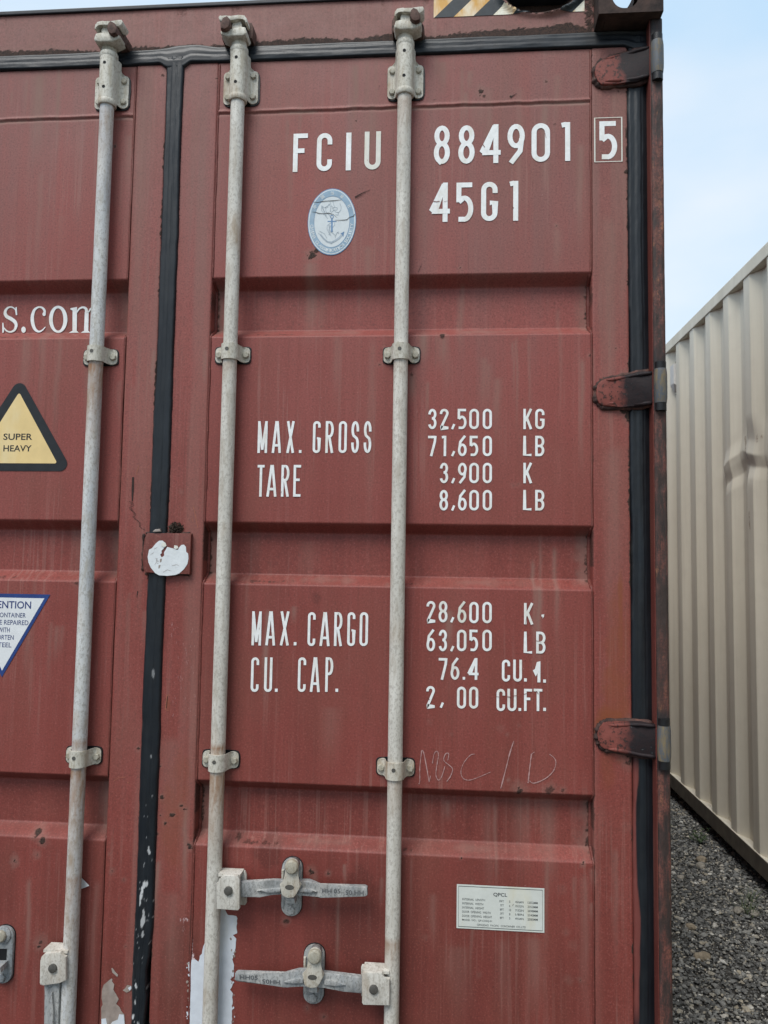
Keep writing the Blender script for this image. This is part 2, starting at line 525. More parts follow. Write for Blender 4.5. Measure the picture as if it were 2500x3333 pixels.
vv = ICO[None] * (1 + rs.uniform(-.34, .34, (NST, 12, 1))) * rad[:, None, None] * np.stack([rs.uniform(.85, 1.5, NST), rs.uniform(.7, 1.1, NST), rs.uniform(.5, .85, NST)], -1)[:, None, :]
ca, sa = np.cos(ang)[:, None], np.sin(ang)[:, None]
vx = vv[..., 0] * ca - vv[..., 1] * sa; vy = vv[..., 0] * sa + vv[..., 1] * ca
gz = .012 * fbm(sx * 5, sy * 5, 3)
VV = np.stack([vx + sx[:, None], vy + sy[:, None], vv[..., 2] + (rad * .35 + gz * .6 + rs.uniform(0, .006, NST))[:, None]], -1).reshape(-1, 3)
FF = (ICF[None] + (np.arange(NST) * 12)[:, None, None]).reshape(-1, 3)
me = bpy.data.meshes.new('gravel')
me.vertices.add(len(VV)); me.vertices.foreach_set('co', VV.ravel())
me.loops.add(FF.size); me.loops.foreach_set('vertex_index', FF.ravel())
me.polygons.add(len(FF)); me.polygons.foreach_set('loop_start', np.arange(len(FF)) * 3)
me.polygons.foreach_set('use_smooth', np.zeros(len(FF), bool))
me.update(calc_edges=True)
tone = np.where(big, .5 + .5 * rs.rand(NST), rs.rand(NST) ** 1.35)
at = me.attributes.new('tone', 'FLOAT', 'POINT'); at.data.foreach_set('value', np.repeat(tone, 12).astype(np.float32))
me.materials.append(make_stone_mat())
tag(link('gravel', me), 'loose grey gravel covering the alley between the containers', 'gravel', kind='stuff')

# ------------------------------------------------------------------ red container: paint wear and painted-in vignette
c9 = lambda ox, oy: (lambda x, y: (ox + x / 1.8433, oy + y / 1.8433))
# (photo px, py, radius px, strength)
RUST_SPOTS = [(1019, 828, 17, 1), (1030, 815, 10, .9), (1567, 296, 13, .95), (1575, 310, 8, .7), (1811, 736, 6, .8), (2043, 559, 9, 1), (1157, 394, 5, .9), (1497, 870, 4, .8),
    (1380, 1088, 7, .5), (1440, 1092, 9, .65), (1236, 1186, 7, .6), (1342, 1220, 9, .55), (2005, 1134, 6, .7), (1663, 312, 4, .9), (1778, 265, 5, .6), (2000, 340, 3, .8),
    (116, 2715, 13, .8), (138, 2738, 11, .75), (120, 2782, 9, .7), (47, 2802, 11, .9), (132, 3068, 15, .65), (126, 3082, 7, .8), (523, 2493, 6, .8), (527, 2594, 7, .85), (591, 2624, 9, .85), (600, 2632, 7, .8),
    (561, 2651, 9, .8), (538, 2678, 8, .75), (616, 2756, 11, .85), (520, 2435, 6, .7), (450, 2435, 7, .7), (524, 2653, 4, .8), (513, 2715, 6, .6), (527, 2532, 4, .6), (366, 2835, 7, .5), (404, 2863, 5, .5), (412, 3080, 6, .5),
    (355, 2780, 4, .6), (423, 1934, 3, .7), (1014, 2838, 11, .8), (1068, 2842, 6, .7), (770, 2735, 13, .5), (934, 2997, 10, .6), (1897, 2813, 6, 1), (1900, 2807, 4, 1), (1742, 3045, 4, .9), (1688, 2760, 3, .9), (1501, 2793, 3, .8),
    (1000, 3280, 8, .5), (1055, 3310, 8, .5), (1653, 2391, 3, .5), (1655, 2538, 3, .9), (1690, 2572, 16, .7), (1790, 2574, 14, .55), (1830, 2575, 8, .5), (1470, 2389, 4, .4),
    (375, 475, 6, .8), (530, 245, 9, .6), (140, 229, 8, .7), (1425, 175, 7, .7), (1922, 355, 6, .8), (1924, 180, 6, .7), (1926, 200, 6, .6), (1920, 1155, 5, .6), (1922, 1383, 4, .7), (1982, 1128, 3, .9), (250, 1900, 8, .5), (90, 1100, 7, .4),
    (590, 640, 3, .5), (1262, 1905, 5, .6), (950, 1890, 6, .35), (620, 1390, 4, .6), (622, 1347, 4, .5), (590, 1600, 5, .5), (665, 1580, 5, .5), (1010, 215, 4, .4), (700, 230, 5, .7), (705, 255, 5, .6),
    (1850, 3190, 9, .35), (1866, 3080, 9, .3), (1842, 3035, 7, .35), (1888, 3190, 6, .6), (1830, 2895, 9, .3), (1385, 3050, 5, .35), (1560, 3175, 5, .35), (1390, 2560, 5, .3), (1590, 1380, 3, .6), (1670, 1580, 6, .4), (1688, 1577, 5, .4), (1400, 2350, 6, .3), (1690, 2360, 5, .3), (1630, 2370, 7, .3), (2040, 2690, 9, .3), (2020, 2870, 6, .4), (2005, 2925, 8, .4), (1993, 2927, 6, .4), (2040, 1226, 16, .9), (2020, 1232, 10, .8), (2052, 1345, 20, .95), (2030, 1338, 14, .9), (2048, 1370, 12, .7), (2040, 303, 16, .9), (2015, 298, 10, .8), (2050, 320, 14, .8), (1943, 1272, 9, .9), (1940, 1295, 6, .7), (2046, 2456, 20, .95), (2025, 2448, 12, .9), (2040, 2480, 14, .7), (1942, 2400, 7, .8), (1946, 2372, 6, .6), (1948, 215, 7, .7), (2050, 2345, 10, .8), (2055, 2470, 14, .9)]
# blurred dirt washed down: px, py(top), width px, length px, strength
STREAKS = [(128, 240, 22, 340, .55), (132, 560, 10, 500, .25), (1440, 200, 16, 130, .55), (1420, 190, 8, 90, .4), (1195, 190, 12, 340, .35), (1225, 185, 8, 330, .35), (1210, 340, 20, 260, .4), (1530, 230, 9, 90, .5), (1515, 300, 10, 120, .5), (1560, 330, 26, 110, .35),
    (1812, 745, 14, 170, .4), (1010, 850, 24, 300, .5), (1045, 900, 14, 260, .35), (1200, 800, 18, 220, .3), (1440, 1095, 18, 130, .55), (1380, 1090, 14, 100, .5), (1100, 1090, 14, 260, .3), (1210, 1100, 12, 800, .22), (1370, 620, 16, 200, .2),
    (1980, 230, 10, 90, .5), (1980, 700, 26, 900, .4), (2030, 520, 14, 1000, .35), (1960, 760, 12, 600, .35), (2000, 1450, 30, 700, .35), (1985, 1700, 16, 500, .3), (470, 300, 22, 900, .3), (500, 200, 16, 500, .3), (455, 700, 18, 600, .22),
    (440, 1250, 22, 500, .2), (1790, 2600, 20, 320, .4), (1700, 2600, 26, 260, .3), (1590, 2580, 16, 400, .22), (740, 2420, 12, 320, .2), (560, 2400, 34, 500, .3), (560, 2900, 34, 400, .28), (90, 1105, 20, 240, .35), (200, 700, 16, 180, .2), (640, 300, 14, 500, .18),
    (1080, 2300, 30, 200, .15), (1300, 1950, 12, 300, .15), (820, 1700, 14, 200, .15), (1000, 1760, 26, 160, .18), (1500, 3080, 30, 260, .22), (1740, 3050, 24, 260, .25), (1640, 3060, 20, 260, .18), (1900, 2850, 14, 470, .25)]
ORANGE = [(2010, 2290, 46, 200, .6), (1985, 2338, 44, 60, 1.0), (1955, 2365, 22, 40, 1.0), (2020, 2010, 11, 160, .8), (1975, 2370, 26, 60, .8), (2010, 2120, 40, 200, .45), (590, 2560, 30, 120, .3), (560, 2680, 40, 160, .35), (1975, 2395, 16, 50, .7), (2065, 1330, 10, 60, .3), (1980, 2480, 26, 90, .35), (548, 2290, 6, 24, .6)]
DARKPATCH = [(1160, 2980, 70, 130, .9), (870, 2770, 50, 50, .6), (590, 3180, 60, 190, .8), (1030, 1945, 20, 24, .5)]
SCRAPES = [(597, 2993, 22, 16, .55), (600, 3010, 10, 40, .5), (623, 3240, 10, 160, 1), (628, 3140, 10, 30, .9), (625, 3330, 9, 80, 1), (840, 3070, 26, 30, .35), (870, 3130, 30, 40, .3), (560, 2060, 6, 60, .5), (575, 2080, 4, 60, .5), (560, 2240, 14, 40, .3), (930, 3080, 40, 50, .2)]


_rq = random.Random(31)
for _k in range(90):
    STREAKS.append((_rq.uniform(10, 2050), _rq.choice((180, 180, 330, 905, 1095, 1095, 1720, 1900, 1900, 2570, 2780, 2780)) + _rq.uniform(-20, 160), _rq.uniform(3, 13), _rq.uniform(60, 420), _rq.uniform(.2, .55)))


def paint(X, Z):
    n1 = fbm(X * 3, Z * 1.3, 1); st = fbm(X * 38, Z * 1.6, 2)
    hi = fbm(X * 170, Z * 170, 4, 3); md = fbm(X * 45, Z * 45, 6, 3)
    fade_vignette = .18 + .24 * sstep(.45, .95, Z) + .46 * sstep(1.3, 2.75, Z) + .55 * (n1 - .5) + .25 * (st - .5)  # chalk fade upwards; exposure and vignette darkening painted in towards the bottom
    dirt = np.zeros_like(X); rust = np.zeros_like(X); org = np.zeros_like(X); scr = np.zeros_like(X)
    for px, py, r, s in RUST_SPOTS:
        x, z = P(px, py); r = r * .00074
        if x < X.min() - .1 or x > X.max() + .1: continue
        d = np.hypot(X - x, Z - z) / r + (md - .5) * 1.5 + (hi - .5) * 1.6
        rust = np.maximum(rust, s * sstep(1.15, .35, d))
        dirt = np.maximum(dirt, .55 * s * sstep(2.6, .6, d))
    for px, py, wd, ln, s in STREAKS:
        x, z = P(px, py); wd *= .00074; ln *= .00074
        if x < X.min() - .1 or x > X.max() + .1: continue
        u = (X - x + (fbm(X * 0 + x * 9, Z * 9, 5) - .5) * .012) / wd
        q = (z - Z) / ln
        dirt = np.maximum(dirt, 1.3 * s * np.exp(-u * u) * sstep(-.03, .05, q) * sstep(1.1, .25, q) * (.45 + 1.1 * st))
    for lst, dst in ((ORANGE, 'o'), (DARKPATCH, 'd'), (SCRAPES, 's')):
        for px, py, wd, ht, s in lst:
            x, z = P(px, py); wd *= .00074; ht *= .00074
            if x < X.min() - .15 or x > X.max() + .15: continue
            d = np.sqrt(((X - x) / wd) ** 2 + ((Z - z) / ht) ** 2) + (md - .5) * .9
            v = s * sstep(1.25, .45, d)
            if dst == 'o': org = np.maximum(org, v)
            elif dst == 's': scr = np.maximum(scr, v)
            else: fade_vignette = fade_vignette - v * .5
    return n1, st, hi, md, np.clip(fade_vignette, 0, 1), dirt, rust, org, scr


RECESS = [(2.1705, 2.0225), (1.558, 1.4105), (.940, .792), (.325, .178)]
RDEP = .036


def recess(Z):
    d = np.zeros_like(Z)
    for zt, zb in RECESS:
        def rampf(u):
            u = np.clip(u, 0, 1); return .72 * u + .28 * u * u * (3 - 2 * u)
        d = np.maximum(d, np.minimum(rampf((zt + .002 - Z) / .0235), rampf((Z - zb + .002) / .0255)) * RDEP)
    return d


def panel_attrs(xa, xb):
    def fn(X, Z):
        n1, st, hi, md, fade_vignette, dirt, rust, org, scr = paint(X, Z)
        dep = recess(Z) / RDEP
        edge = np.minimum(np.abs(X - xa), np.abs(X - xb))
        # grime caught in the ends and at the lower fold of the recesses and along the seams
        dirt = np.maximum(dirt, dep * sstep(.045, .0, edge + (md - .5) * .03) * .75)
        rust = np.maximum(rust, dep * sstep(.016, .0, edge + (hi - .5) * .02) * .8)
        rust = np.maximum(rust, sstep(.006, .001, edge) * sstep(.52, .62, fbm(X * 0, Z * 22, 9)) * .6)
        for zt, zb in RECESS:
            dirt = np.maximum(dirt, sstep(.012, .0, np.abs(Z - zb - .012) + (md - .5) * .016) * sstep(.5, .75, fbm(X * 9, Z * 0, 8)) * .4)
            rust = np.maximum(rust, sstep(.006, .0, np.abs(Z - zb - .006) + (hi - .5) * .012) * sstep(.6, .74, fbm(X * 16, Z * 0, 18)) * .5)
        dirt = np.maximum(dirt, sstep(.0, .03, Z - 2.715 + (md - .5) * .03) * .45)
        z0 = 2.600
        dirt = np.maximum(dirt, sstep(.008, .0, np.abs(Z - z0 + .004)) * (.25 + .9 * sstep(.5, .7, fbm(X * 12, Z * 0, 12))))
        fade_vignette = np.clip(fade_vignette + dep * -.08, 0, 1)  # slightly deeper red inside the recesses
        return dict(fade_vignette=fade_vignette, dirt=np.clip(dirt, 0, 1), rust=np.clip(rust, 0, 1), orange=org, scrape=scr)
    return fn


def zrows(a, b, step):
    z = list(np.arange(a, b, step)) + [b]
    for zt, zb in RECESS:
        z += list(np.arange(zt - .030, zt + .007, .0022)) + list(np.arange(zb - .007, zb + .030, .0022))
    z += list(np.arange(2.588, 2.612, .002))
    z = np.unique(np.round(np.array([q for q in z if a <= q <= b]), 4))
    keep = [z[0]]
    for q in z[1:]:
        if q - keep[-1] > .0014: keep.append(q)
    return np.array(keep)


def panel_y(X, Z):
    y = recess(Z)
    # horizontal weld between the top member and the sheet
    wob = (fbm(X * 30, X * 0, 21) - .5) * .004
    y = y - .0026 * np.exp(-((Z - 2.6045 - wob) / .0032) ** 2) + .0022 * np.exp(-((Z - 2.5975 - wob) / .0026) ** 2)
    return y + (fbm(X * 5, Z * 5, 30) - .5) * .0006


red = empty('shipping_container', (0, 0, 0))
tag(red, 'weathered dark red shipping container with grey locking rods on its double doors', 'container')
PLX0, PLX1 = .1145, 1.046
LLX0, LLX1 = -1.046, -.1045
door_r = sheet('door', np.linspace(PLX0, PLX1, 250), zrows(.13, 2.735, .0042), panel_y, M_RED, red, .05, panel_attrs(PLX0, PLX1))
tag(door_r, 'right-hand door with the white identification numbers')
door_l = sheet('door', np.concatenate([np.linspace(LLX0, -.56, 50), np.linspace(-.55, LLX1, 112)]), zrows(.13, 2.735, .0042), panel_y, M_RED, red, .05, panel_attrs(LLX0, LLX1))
tag(door_l, 'left-hand door with the triangular warning stickers')


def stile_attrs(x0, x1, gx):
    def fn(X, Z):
        n1, st, hi, md, fade_vignette, dirt, rust, org, scr = paint(X, Z)
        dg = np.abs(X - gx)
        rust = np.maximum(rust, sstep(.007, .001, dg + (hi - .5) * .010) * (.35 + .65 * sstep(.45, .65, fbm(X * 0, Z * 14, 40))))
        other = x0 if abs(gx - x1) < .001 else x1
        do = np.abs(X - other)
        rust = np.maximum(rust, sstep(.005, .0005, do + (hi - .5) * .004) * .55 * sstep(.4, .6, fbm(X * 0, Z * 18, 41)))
        fade_vignette = np.clip(fade_vignette + .06, 0, 1)
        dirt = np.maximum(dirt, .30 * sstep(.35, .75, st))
        return dict(fade_vignette=fade_vignette, dirt=np.clip(dirt, 0, 1), rust=np.clip(rust, 0, 1), orange=org, scrape=scr)
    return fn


def flat_y(x0, x1, y=-.0008, r=.006):
    def fn(X, Z):
        e = np.minimum(X - x0, x1 - X)
        return y + np.where(e < r, (r - np.sqrt(np.clip(r * r - (r - e) ** 2, 0, None))) * .8, 0) + (fbm(X * 6, Z * 4, 33) - .5) * .0007
    return fn


def stile(x0, x1, gx, par):
    xs = np.unique(np.concatenate([np.linspace(x0, x0 + .007, 5), np.linspace(x0 + .007, x1 - .007, 21), np.linspace(x1 - .007, x1, 5)]))
    return sheet('door_stile', xs, np.linspace(.13, 2.735, 640), flat_y(x0, x1), M_RED, par, .05, stile_attrs(x0, x1, gx))


stile(.018, .1135, .018, door_r)
stile(1.047, 1.1345, 1.1345, door_r)
stile(-.1035, -.020, -.020, door_l)
stile(-1.141, -1.047, -1.141, door_l)


def weld(x, par, z0=.15, z1=2.73, r=.0024):
    zs = zrows(z0, z1, .008)
    yy = recess(zs); rr = r * (.65 + .9 * fbm(zs * 40, zs * 0 + x * 10, 50)) * (1 + .9 * (yy > .006))
    off = (fbm(zs * 12, zs * 0 + x, 51) - .5) * .003
    b = bmesh.new()
    tube(b, [(x + o, y, z) for o, y, z in zip(off, yy, zs)], list(rr), 6, False)
    return from_bm('weld_seam', b, M_RED, par, True)


weld(PLX0 + .0005, door_r); weld(PLX1 - .0005, door_r); weld(LLX1 - .0005, door_l); weld(LLX0 + .0005, door_l)


# ------------------------------------------------------------------ gaskets
SCUFFS = [(490, 2760, 9, 26, .7), (478, 2875, 14, 14, .9), (466, 2905, 9, 34, .95), (460, 2945, 7, 26, .9), (470, 2990, 9, 40, .7), (466, 3035, 10, 18, .6), (490, 2972, 6, 10, .9), (485, 2925, 5, 8, .7), (447, 3205, 7, 14, .9), (446, 3255, 8, 26, .7), (440, 3310, 10, 24, .95), (453, 3325, 7, 14, .7), (500, 2590, 4, 10, .4), (495, 2460, 5, 10, .4), (503, 2190, 6, 22, .35)]


def gasket_v(xc0, xc1, z0, z1, y0, seed, redl=False, scuff=False, label=None, lean=0.0):
    wd = xc1 - xc0
    us = np.linspace(0, 1, 27)

    def yf(U, Z):
        prof = .0085 * np.clip(np.minimum(U, 1 - U) / .10, 0, 1) ** .5
        prof = prof + .0016 * sstep(.30, .42, U) - .0012 * np.exp(-((U - .62) / .03) ** 2) - lean * .008 * sstep(.55, 1, U)
        return y0 - prof - (fbm(U * 3, Z * 9, seed) - .5) * .003

    def xw(U, Z):
        e0 = (fbm(Z * 4, Z * 0, seed + 1) - .5) * .008 + (fbm(Z * 40, Z * 0, seed + 2) - .5) * .0025
        e1 = (fbm(Z * 4, Z * 0 + 3, seed + 1) - .5) * .007 + (fbm(Z * 40, Z * 0, seed + 3) - .5) * .0025
        if scuff:
            e1 = e1 - sstep(.62, .50, Z) * (.004 + .010 * fbm(Z * 18, Z * 0, 77))
        return xc0 + e0 + U * (wd + e1 - e0)

    def at(X, Z):
        U = (X - xc0) / wd
        dust = sstep(.6, .2, np.abs(U - .5)) * .16 * fbm(X * 60, Z * 6, seed + 4) + .5 * sstep(.15, 0, U) * sstep(.5, .65, fbm(X * 30, Z * 12, 90))
        rp_ = np.zeros_like(X); sc_ = np.zeros_like(X)
        if redl:
            wv = .13 + .22 * sstep(.3, .7, fbm(Z * 3.5, Z * 0, 61)) + .06 * fbm(Z * 40, Z * 0, 62)
            rp_ = sstep(.03, -.03, U - wv * sstep(1.12, 1.0, Z) * .8) * sstep(1.06, .98, Z) * sstep(.42, .50, Z)
        if scuff:
            nn = fbm(X * 190, Z * 70, 71, 5)
            for px, py, wp, hp, sv in SCUFFS:
                x_, z_ = P(px, py); d_ = np.hypot((X - x_) / (wp * .00074), (Z - z_) / (hp * .00074))
                sc_ = np.maximum(sc_, sv * sstep(.10, .20, sstep(1.5, .2, d_) * .62 - nn + .12))
            sc_ = np.maximum(sc_, sstep(.79, .82, fbm(X * 240, Z * 130, 73, 3)) * sstep(.95, .8, Z) * .4)
        return dict(dust=np.clip(dust, 0, 1), redp=rp_, scuff=np.clip(sc_, 0, 1))
    o = sheet('door_gasket', us, np.linspace(z0, z1, 700), yf, M_RUBBER, red, .03, at, xw)
    return tag(o, label) if label else o


gasket_v(-.0235, .0225, .14, 2.752, .002, 100, scuff=True, label='scuffed black rubber seal between the two doors')
gasket_v(1.1335, 1.1860, .14, 2.762, .004, 120, redl=True, lean=1.0, label='black rubber seal along the right edge smeared with red paint')
gasket_v(-1.183, -1.1385, .14, 2.762, .004, 140)


def gasket_h():
    xs = np.concatenate([np.linspace(-1.183, -.5, 90), np.linspace(-.49, 1.183, 520)])
    vs = np.linspace(0, 1, 22)
    X, V = np.meshgrid(xs, vs)

    def yf(X, V):
        prof = .011 * np.clip(np.minimum(V, 1 - V) / .07, 0, 1) ** .5
        prof = prof - .0020 * sstep(.36, .44, V) - .0016 * sstep(.68, .74, V)
        prof = prof + .001 * sstep(.075, .03, np.abs(X - .008))
        return .004 - prof - (fbm(X * 8, V * 2, 160) - .5) * .003
    o = sheet('door_gasket', xs, vs, yf, M_RUBBER, red, .03,
              lambda X, V: dict(dust=np.clip(.42 * sstep(.6, .98, V) * (.5 + fbm(X * 6, V * 3, 161)) + .18 * sstep(.62, .7, V) * fbm(X * 14, V * 2, 162) + .08 * fbm(X * 30, V * 3, 163), 0, 1), redp=X * 0, scuff=X * 0))
    me = o.data
    co = np.empty(len(me.vertices) * 3); me.vertices.foreach_get('co', co); co = co.reshape(-1, 3)
    v = co[:, 2].copy(); x = co[:, 0]
    lo = 2.7345 + (fbm(x * 4, x * 0, 164) - .5) * .004 - .016 * sstep(.044, .016, np.abs(x)) - .014 * sstep(1.120, 1.160, x)
    hi = 2.778 + (fbm(x * 5, x * 0 + 4, 165) - .5) * .005 + .009 * sstep(.085, .02, np.abs(x - .035))
    co[:, 2] = lo + v * (hi - lo)
    me.vertices.foreach_set('co', co.ravel()); me.update()
    tag(o, 'dusty ridged black rubber seal along the top of the doors')
    return o


gasket_h()

# ------------------------------------------------------------------ header and its hazard sticker
BUX, BUZ, BURX, BURZ = .925, 2.893, .098, .062


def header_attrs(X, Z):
    n1, st, hi, md, fade_vignette, dirt, rust, org, scr = paint(X, Z)
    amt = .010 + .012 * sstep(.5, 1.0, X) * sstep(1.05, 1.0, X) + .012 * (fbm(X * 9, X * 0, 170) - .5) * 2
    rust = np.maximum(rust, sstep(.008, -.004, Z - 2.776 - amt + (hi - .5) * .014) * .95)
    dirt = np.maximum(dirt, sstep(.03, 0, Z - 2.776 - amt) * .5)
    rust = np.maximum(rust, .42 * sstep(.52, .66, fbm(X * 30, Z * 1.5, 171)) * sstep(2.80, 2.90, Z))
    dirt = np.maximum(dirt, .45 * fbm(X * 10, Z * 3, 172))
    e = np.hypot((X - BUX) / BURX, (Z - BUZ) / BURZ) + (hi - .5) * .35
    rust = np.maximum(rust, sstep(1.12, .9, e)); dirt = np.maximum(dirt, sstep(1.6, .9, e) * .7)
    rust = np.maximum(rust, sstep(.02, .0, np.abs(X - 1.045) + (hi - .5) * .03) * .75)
    fade_vignette = np.clip(fade_vignette + .12, 0, 1)
    return dict(fade_vignette=fade_vignette, dirt=np.clip(dirt, 0, 1), rust=np.clip(rust, 0, 1), orange=org, scrape=scr)


def header_y(X, Z):
    e = np.hypot((X - BUX) / BURX, (Z - BUZ) / BURZ)
    lip = -.008 * np.exp(-((e - 1.02) / .10) ** 2) * (.4 + 1.2 * fbm(X * 30, Z * 30, 181))
    return .002 + .045 * sstep(1.0, .55, e) + lip + (fbm(X * 4, Z * 10, 180) - .5) * .002


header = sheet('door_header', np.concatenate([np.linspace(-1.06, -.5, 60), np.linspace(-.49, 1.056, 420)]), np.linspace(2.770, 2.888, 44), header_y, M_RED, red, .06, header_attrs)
b = bmesh.new(); box(b, -1.06, 1.056, -.004, .10, 2.8885, 2.8985, .002)
from_bm('roof_edge_strip', b, M_NAVYEDGE, red)


def hazard():
    x0, x1, z0, z1 = .660, 1.032, 2.8335, 2.886
    b = bmesh.new()
    vs = [b.verts.new((x, -.0006, z)) for x, z in ((x0, z0), (x1, z0), (x1, z1), (x0, z1))]
    b.faces.new(vs)
    per = .0975
    ks = np.arange(-3, 10)
    for k in ks:
        for off in (0, per / 2):
            xx = x0 + .002 + k * per + off
            bmesh.ops.bisect_plane(b, geom=b.verts[:] + b.edges[:] + b.faces[:], plane_co=(xx, 0, z0), plane_no=(1, 0, -1.02))
    for xx in np.arange(x0 + .14, x1, .004):
        bmesh.ops.bisect_plane(b, geom=b.verts[:] + b.edges[:] + b.faces[:], plane_co=(xx, 0, z0), plane_no=(1, 0, 0))
    for zz in np.arange(z0 + .004, z1, .005):
        bmesh.ops.bisect_plane(b, geom=b.verts[:] + b.edges[:] + b.faces[:], plane_co=(x0, 0, zz), plane_no=(0, 0, 1))
    dead = []
    for f in b.faces:
        c = f.calc_center_median()
        q = ((c.x - (c.z - z0) * 1.02 - x0 - .002) / per) % 1
        f.material_index = 1 if q < .5 else 0
        e = math.hypot((c.x - BUX) / BURX, (c.z - BUZ) / BURZ)
        if e < 1.02 + .12 * (float(fbm(np.array(c.x * 40), np.array(c.z * 40), 190)) - .5) * 2: dead.append(f)
    bmesh.ops.delete(b, geom=dead, context='FACES')
    for v in b.verts:
        e = math.hypot((v.co.x - BUX) / BURX, (v.co.z - BUZ) / BURZ)
        v.co.y = float(header_y(np.array(v.co.x), np.array(v.co.z))) - .0012 - .006 * max(0, 1.25 - e)
    o = from_bm('hazard_sticker', b, [M_RUSTWHITE, M_DKSTRIPE], header)
    tag(o, 'torn rust-stained black and white diagonal hazard stripe sticker')


hazard()


# ------------------------------------------------------------------ corner post, casting, shell
def post(x0, x1, name='corner_post'):
    def at(X, Z):
        gr = np.zeros_like(X)
        for zt, zb in ((2.735, 2.655), (1.93, 1.846), (1.112, 1.03)):
            gr = np.maximum(gr, sstep(.05, .01, np.maximum(Z - zt, zb - Z) + (fbm(X * 60, Z * 60, 201) - .5) * .05) * .9)
        gr = np.maximum(gr, sstep(2.70, 2.76, Z) * .8)
        return dict(grease=np.clip(gr, 0, 1))
    return sheet(name, np.linspace(x0, x1, 12), np.linspace(.10, 2.78, 560), lambda X, Z: -.036 + (fbm(X * 50, Z * 30, 200) - .5) * .003 + .004 * np.clip((np.abs(X - (x0 + x1) / 2) / ((x1 - x0) / 2)) ** 6, 0, 1), M_RUST, red, .10, at)


post(1.1805, 1.2090); post(-1.2090, -1.1805)
b = bmesh.new(); box(b, 1.1835, 1.2000, -.030, .10, .10, 2.777)
for sgn in (1, -1):
    b2_ = bmesh.new(); box(b2_, *(sorted((sgn * 1.1790, sgn * 1.1803))), -.0335, .06, .10, 2.777)
    from_bm('post_flange', b2_, M_RED, red)
b.free()


def ring_plate(bm, axis_pts, hole_pts, y0, y1):
    """plate in XZ with a hole: both outlines have the same point count"""
    n = len(axis_pts)
    o0 = [bm.verts.new((x, y0, z)) for x, z in axis_pts]; i0 = [bm.verts.new((x, y0, z)) for x, z in hole_pts]
    o1 = [bm.verts.new((x, y1, z)) for x, z in axis_pts]; i1 = [bm.verts.new((x, y1, z)) for x, z in hole_pts]
    for k in range(n):
        l = (k + 1) % n
        bm.faces.new((o0[k], o0[l], i0[l], i0[k])); bm.faces.new((o1[l], o1[k], i1[k], i1[l]))
        bm.faces.new((o0[k], o1[k], o1[l], o0[l])); bm.faces.new((i0[k], i0[l], i1[l], i1[k]))


def rect_ring(x0, x1, z0, z1, cx, cz, rx, rz, n=40, p=3.0):
    outer, inner = [], []
    for k in range(n):
        a = 2 * math.pi * (k + .5) / n; c, s = math.cos(a), math.sin(a)
        t = min((((x1 - cx) if c > 0 else (x0 - cx)) / c) if abs(c) > 1e-6 else 1e9, (((z1 - cz) if s > 0 else (z0 - cz)) / s) if abs(s) > 1e-6 else 1e9)
        outer.append((cx + c * t, cz + s * t))
        q = (abs(c) ** p + abs(s) ** p) ** (-1 / p)
        inner.append((cx + rx * c * q, cz + rz * s * q))
    # snap nearest outer samples to the corners
    for X, Z in ((x0, z0), (x1, z0), (x1, z1), (x0, z1)):
        i = min(range(n), key=lambda i: (outer[i][0] - X) ** 2 + (outer[i][1] - Z) ** 2)
        outer[i] = (X, Z)
    return outer, inner


def casting(sx):
    b = bmesh.new()
    x0, x1 = 1.054, 1.2045
    o_, i_ = rect_ring(x0, x1, 2.7785, 2.8965, 1.117, 2.840, .034, .050, 40, 2.4)
    ring_plate(b, o_, i_, -.061, -.035)
    b3 = bmesh.new()
    o_, i_ = rect_ring(x0, x1, -.034, .115, 1.122, .042, .036, .058, 40, 2.6)
    ring_plate(b3, o_, i_, 0, .024)
    for v in b3.verts:
        x, y, z = v.co; v.co = (x, z, 2.8962 - y)
    me_ = bpy.data.meshes.new('tmp'); b3.to_mesh(me_); b3.free(); b.from_mesh(me_); bpy.data.meshes.remove(me_)
    box(b, x0 + .001, x0 + .020, -.0345, .114, 2.780, 2.8715)
    box(b, x1 - .020, x1 - .001, -.0345, .114, 2.780, 2.8715)
    box(b, x0 + .021, x1 - .021, -.0345, .114, 2.780, 2.790)
    box(b, x0 + .021, x1 - .021, .100, .113, 2.791, 2.8715)
    if sx < 0:
        for v in b.verts: v.co.x *= -1
    o = from_bm('corner_casting', b, M_GRIME, red)
    return o


tag(casting(1), 'rusty corner casting with a round hole')
casting(-1)
# bottom castings and sill, below the frame
for s in (1, -1):
    b = bmesh.new(); box(b, *sorted((s * 1.057, s * 1.205)), -.061, .115, 0, .118, .006)
    from_bm('corner_casting', b, M_RUST, red)
b = bmesh.new(); box(b, -1.056, 1.056, -.02, .08, .012, .125, .004)
from_bm('door_sill', b, M_RED, red)


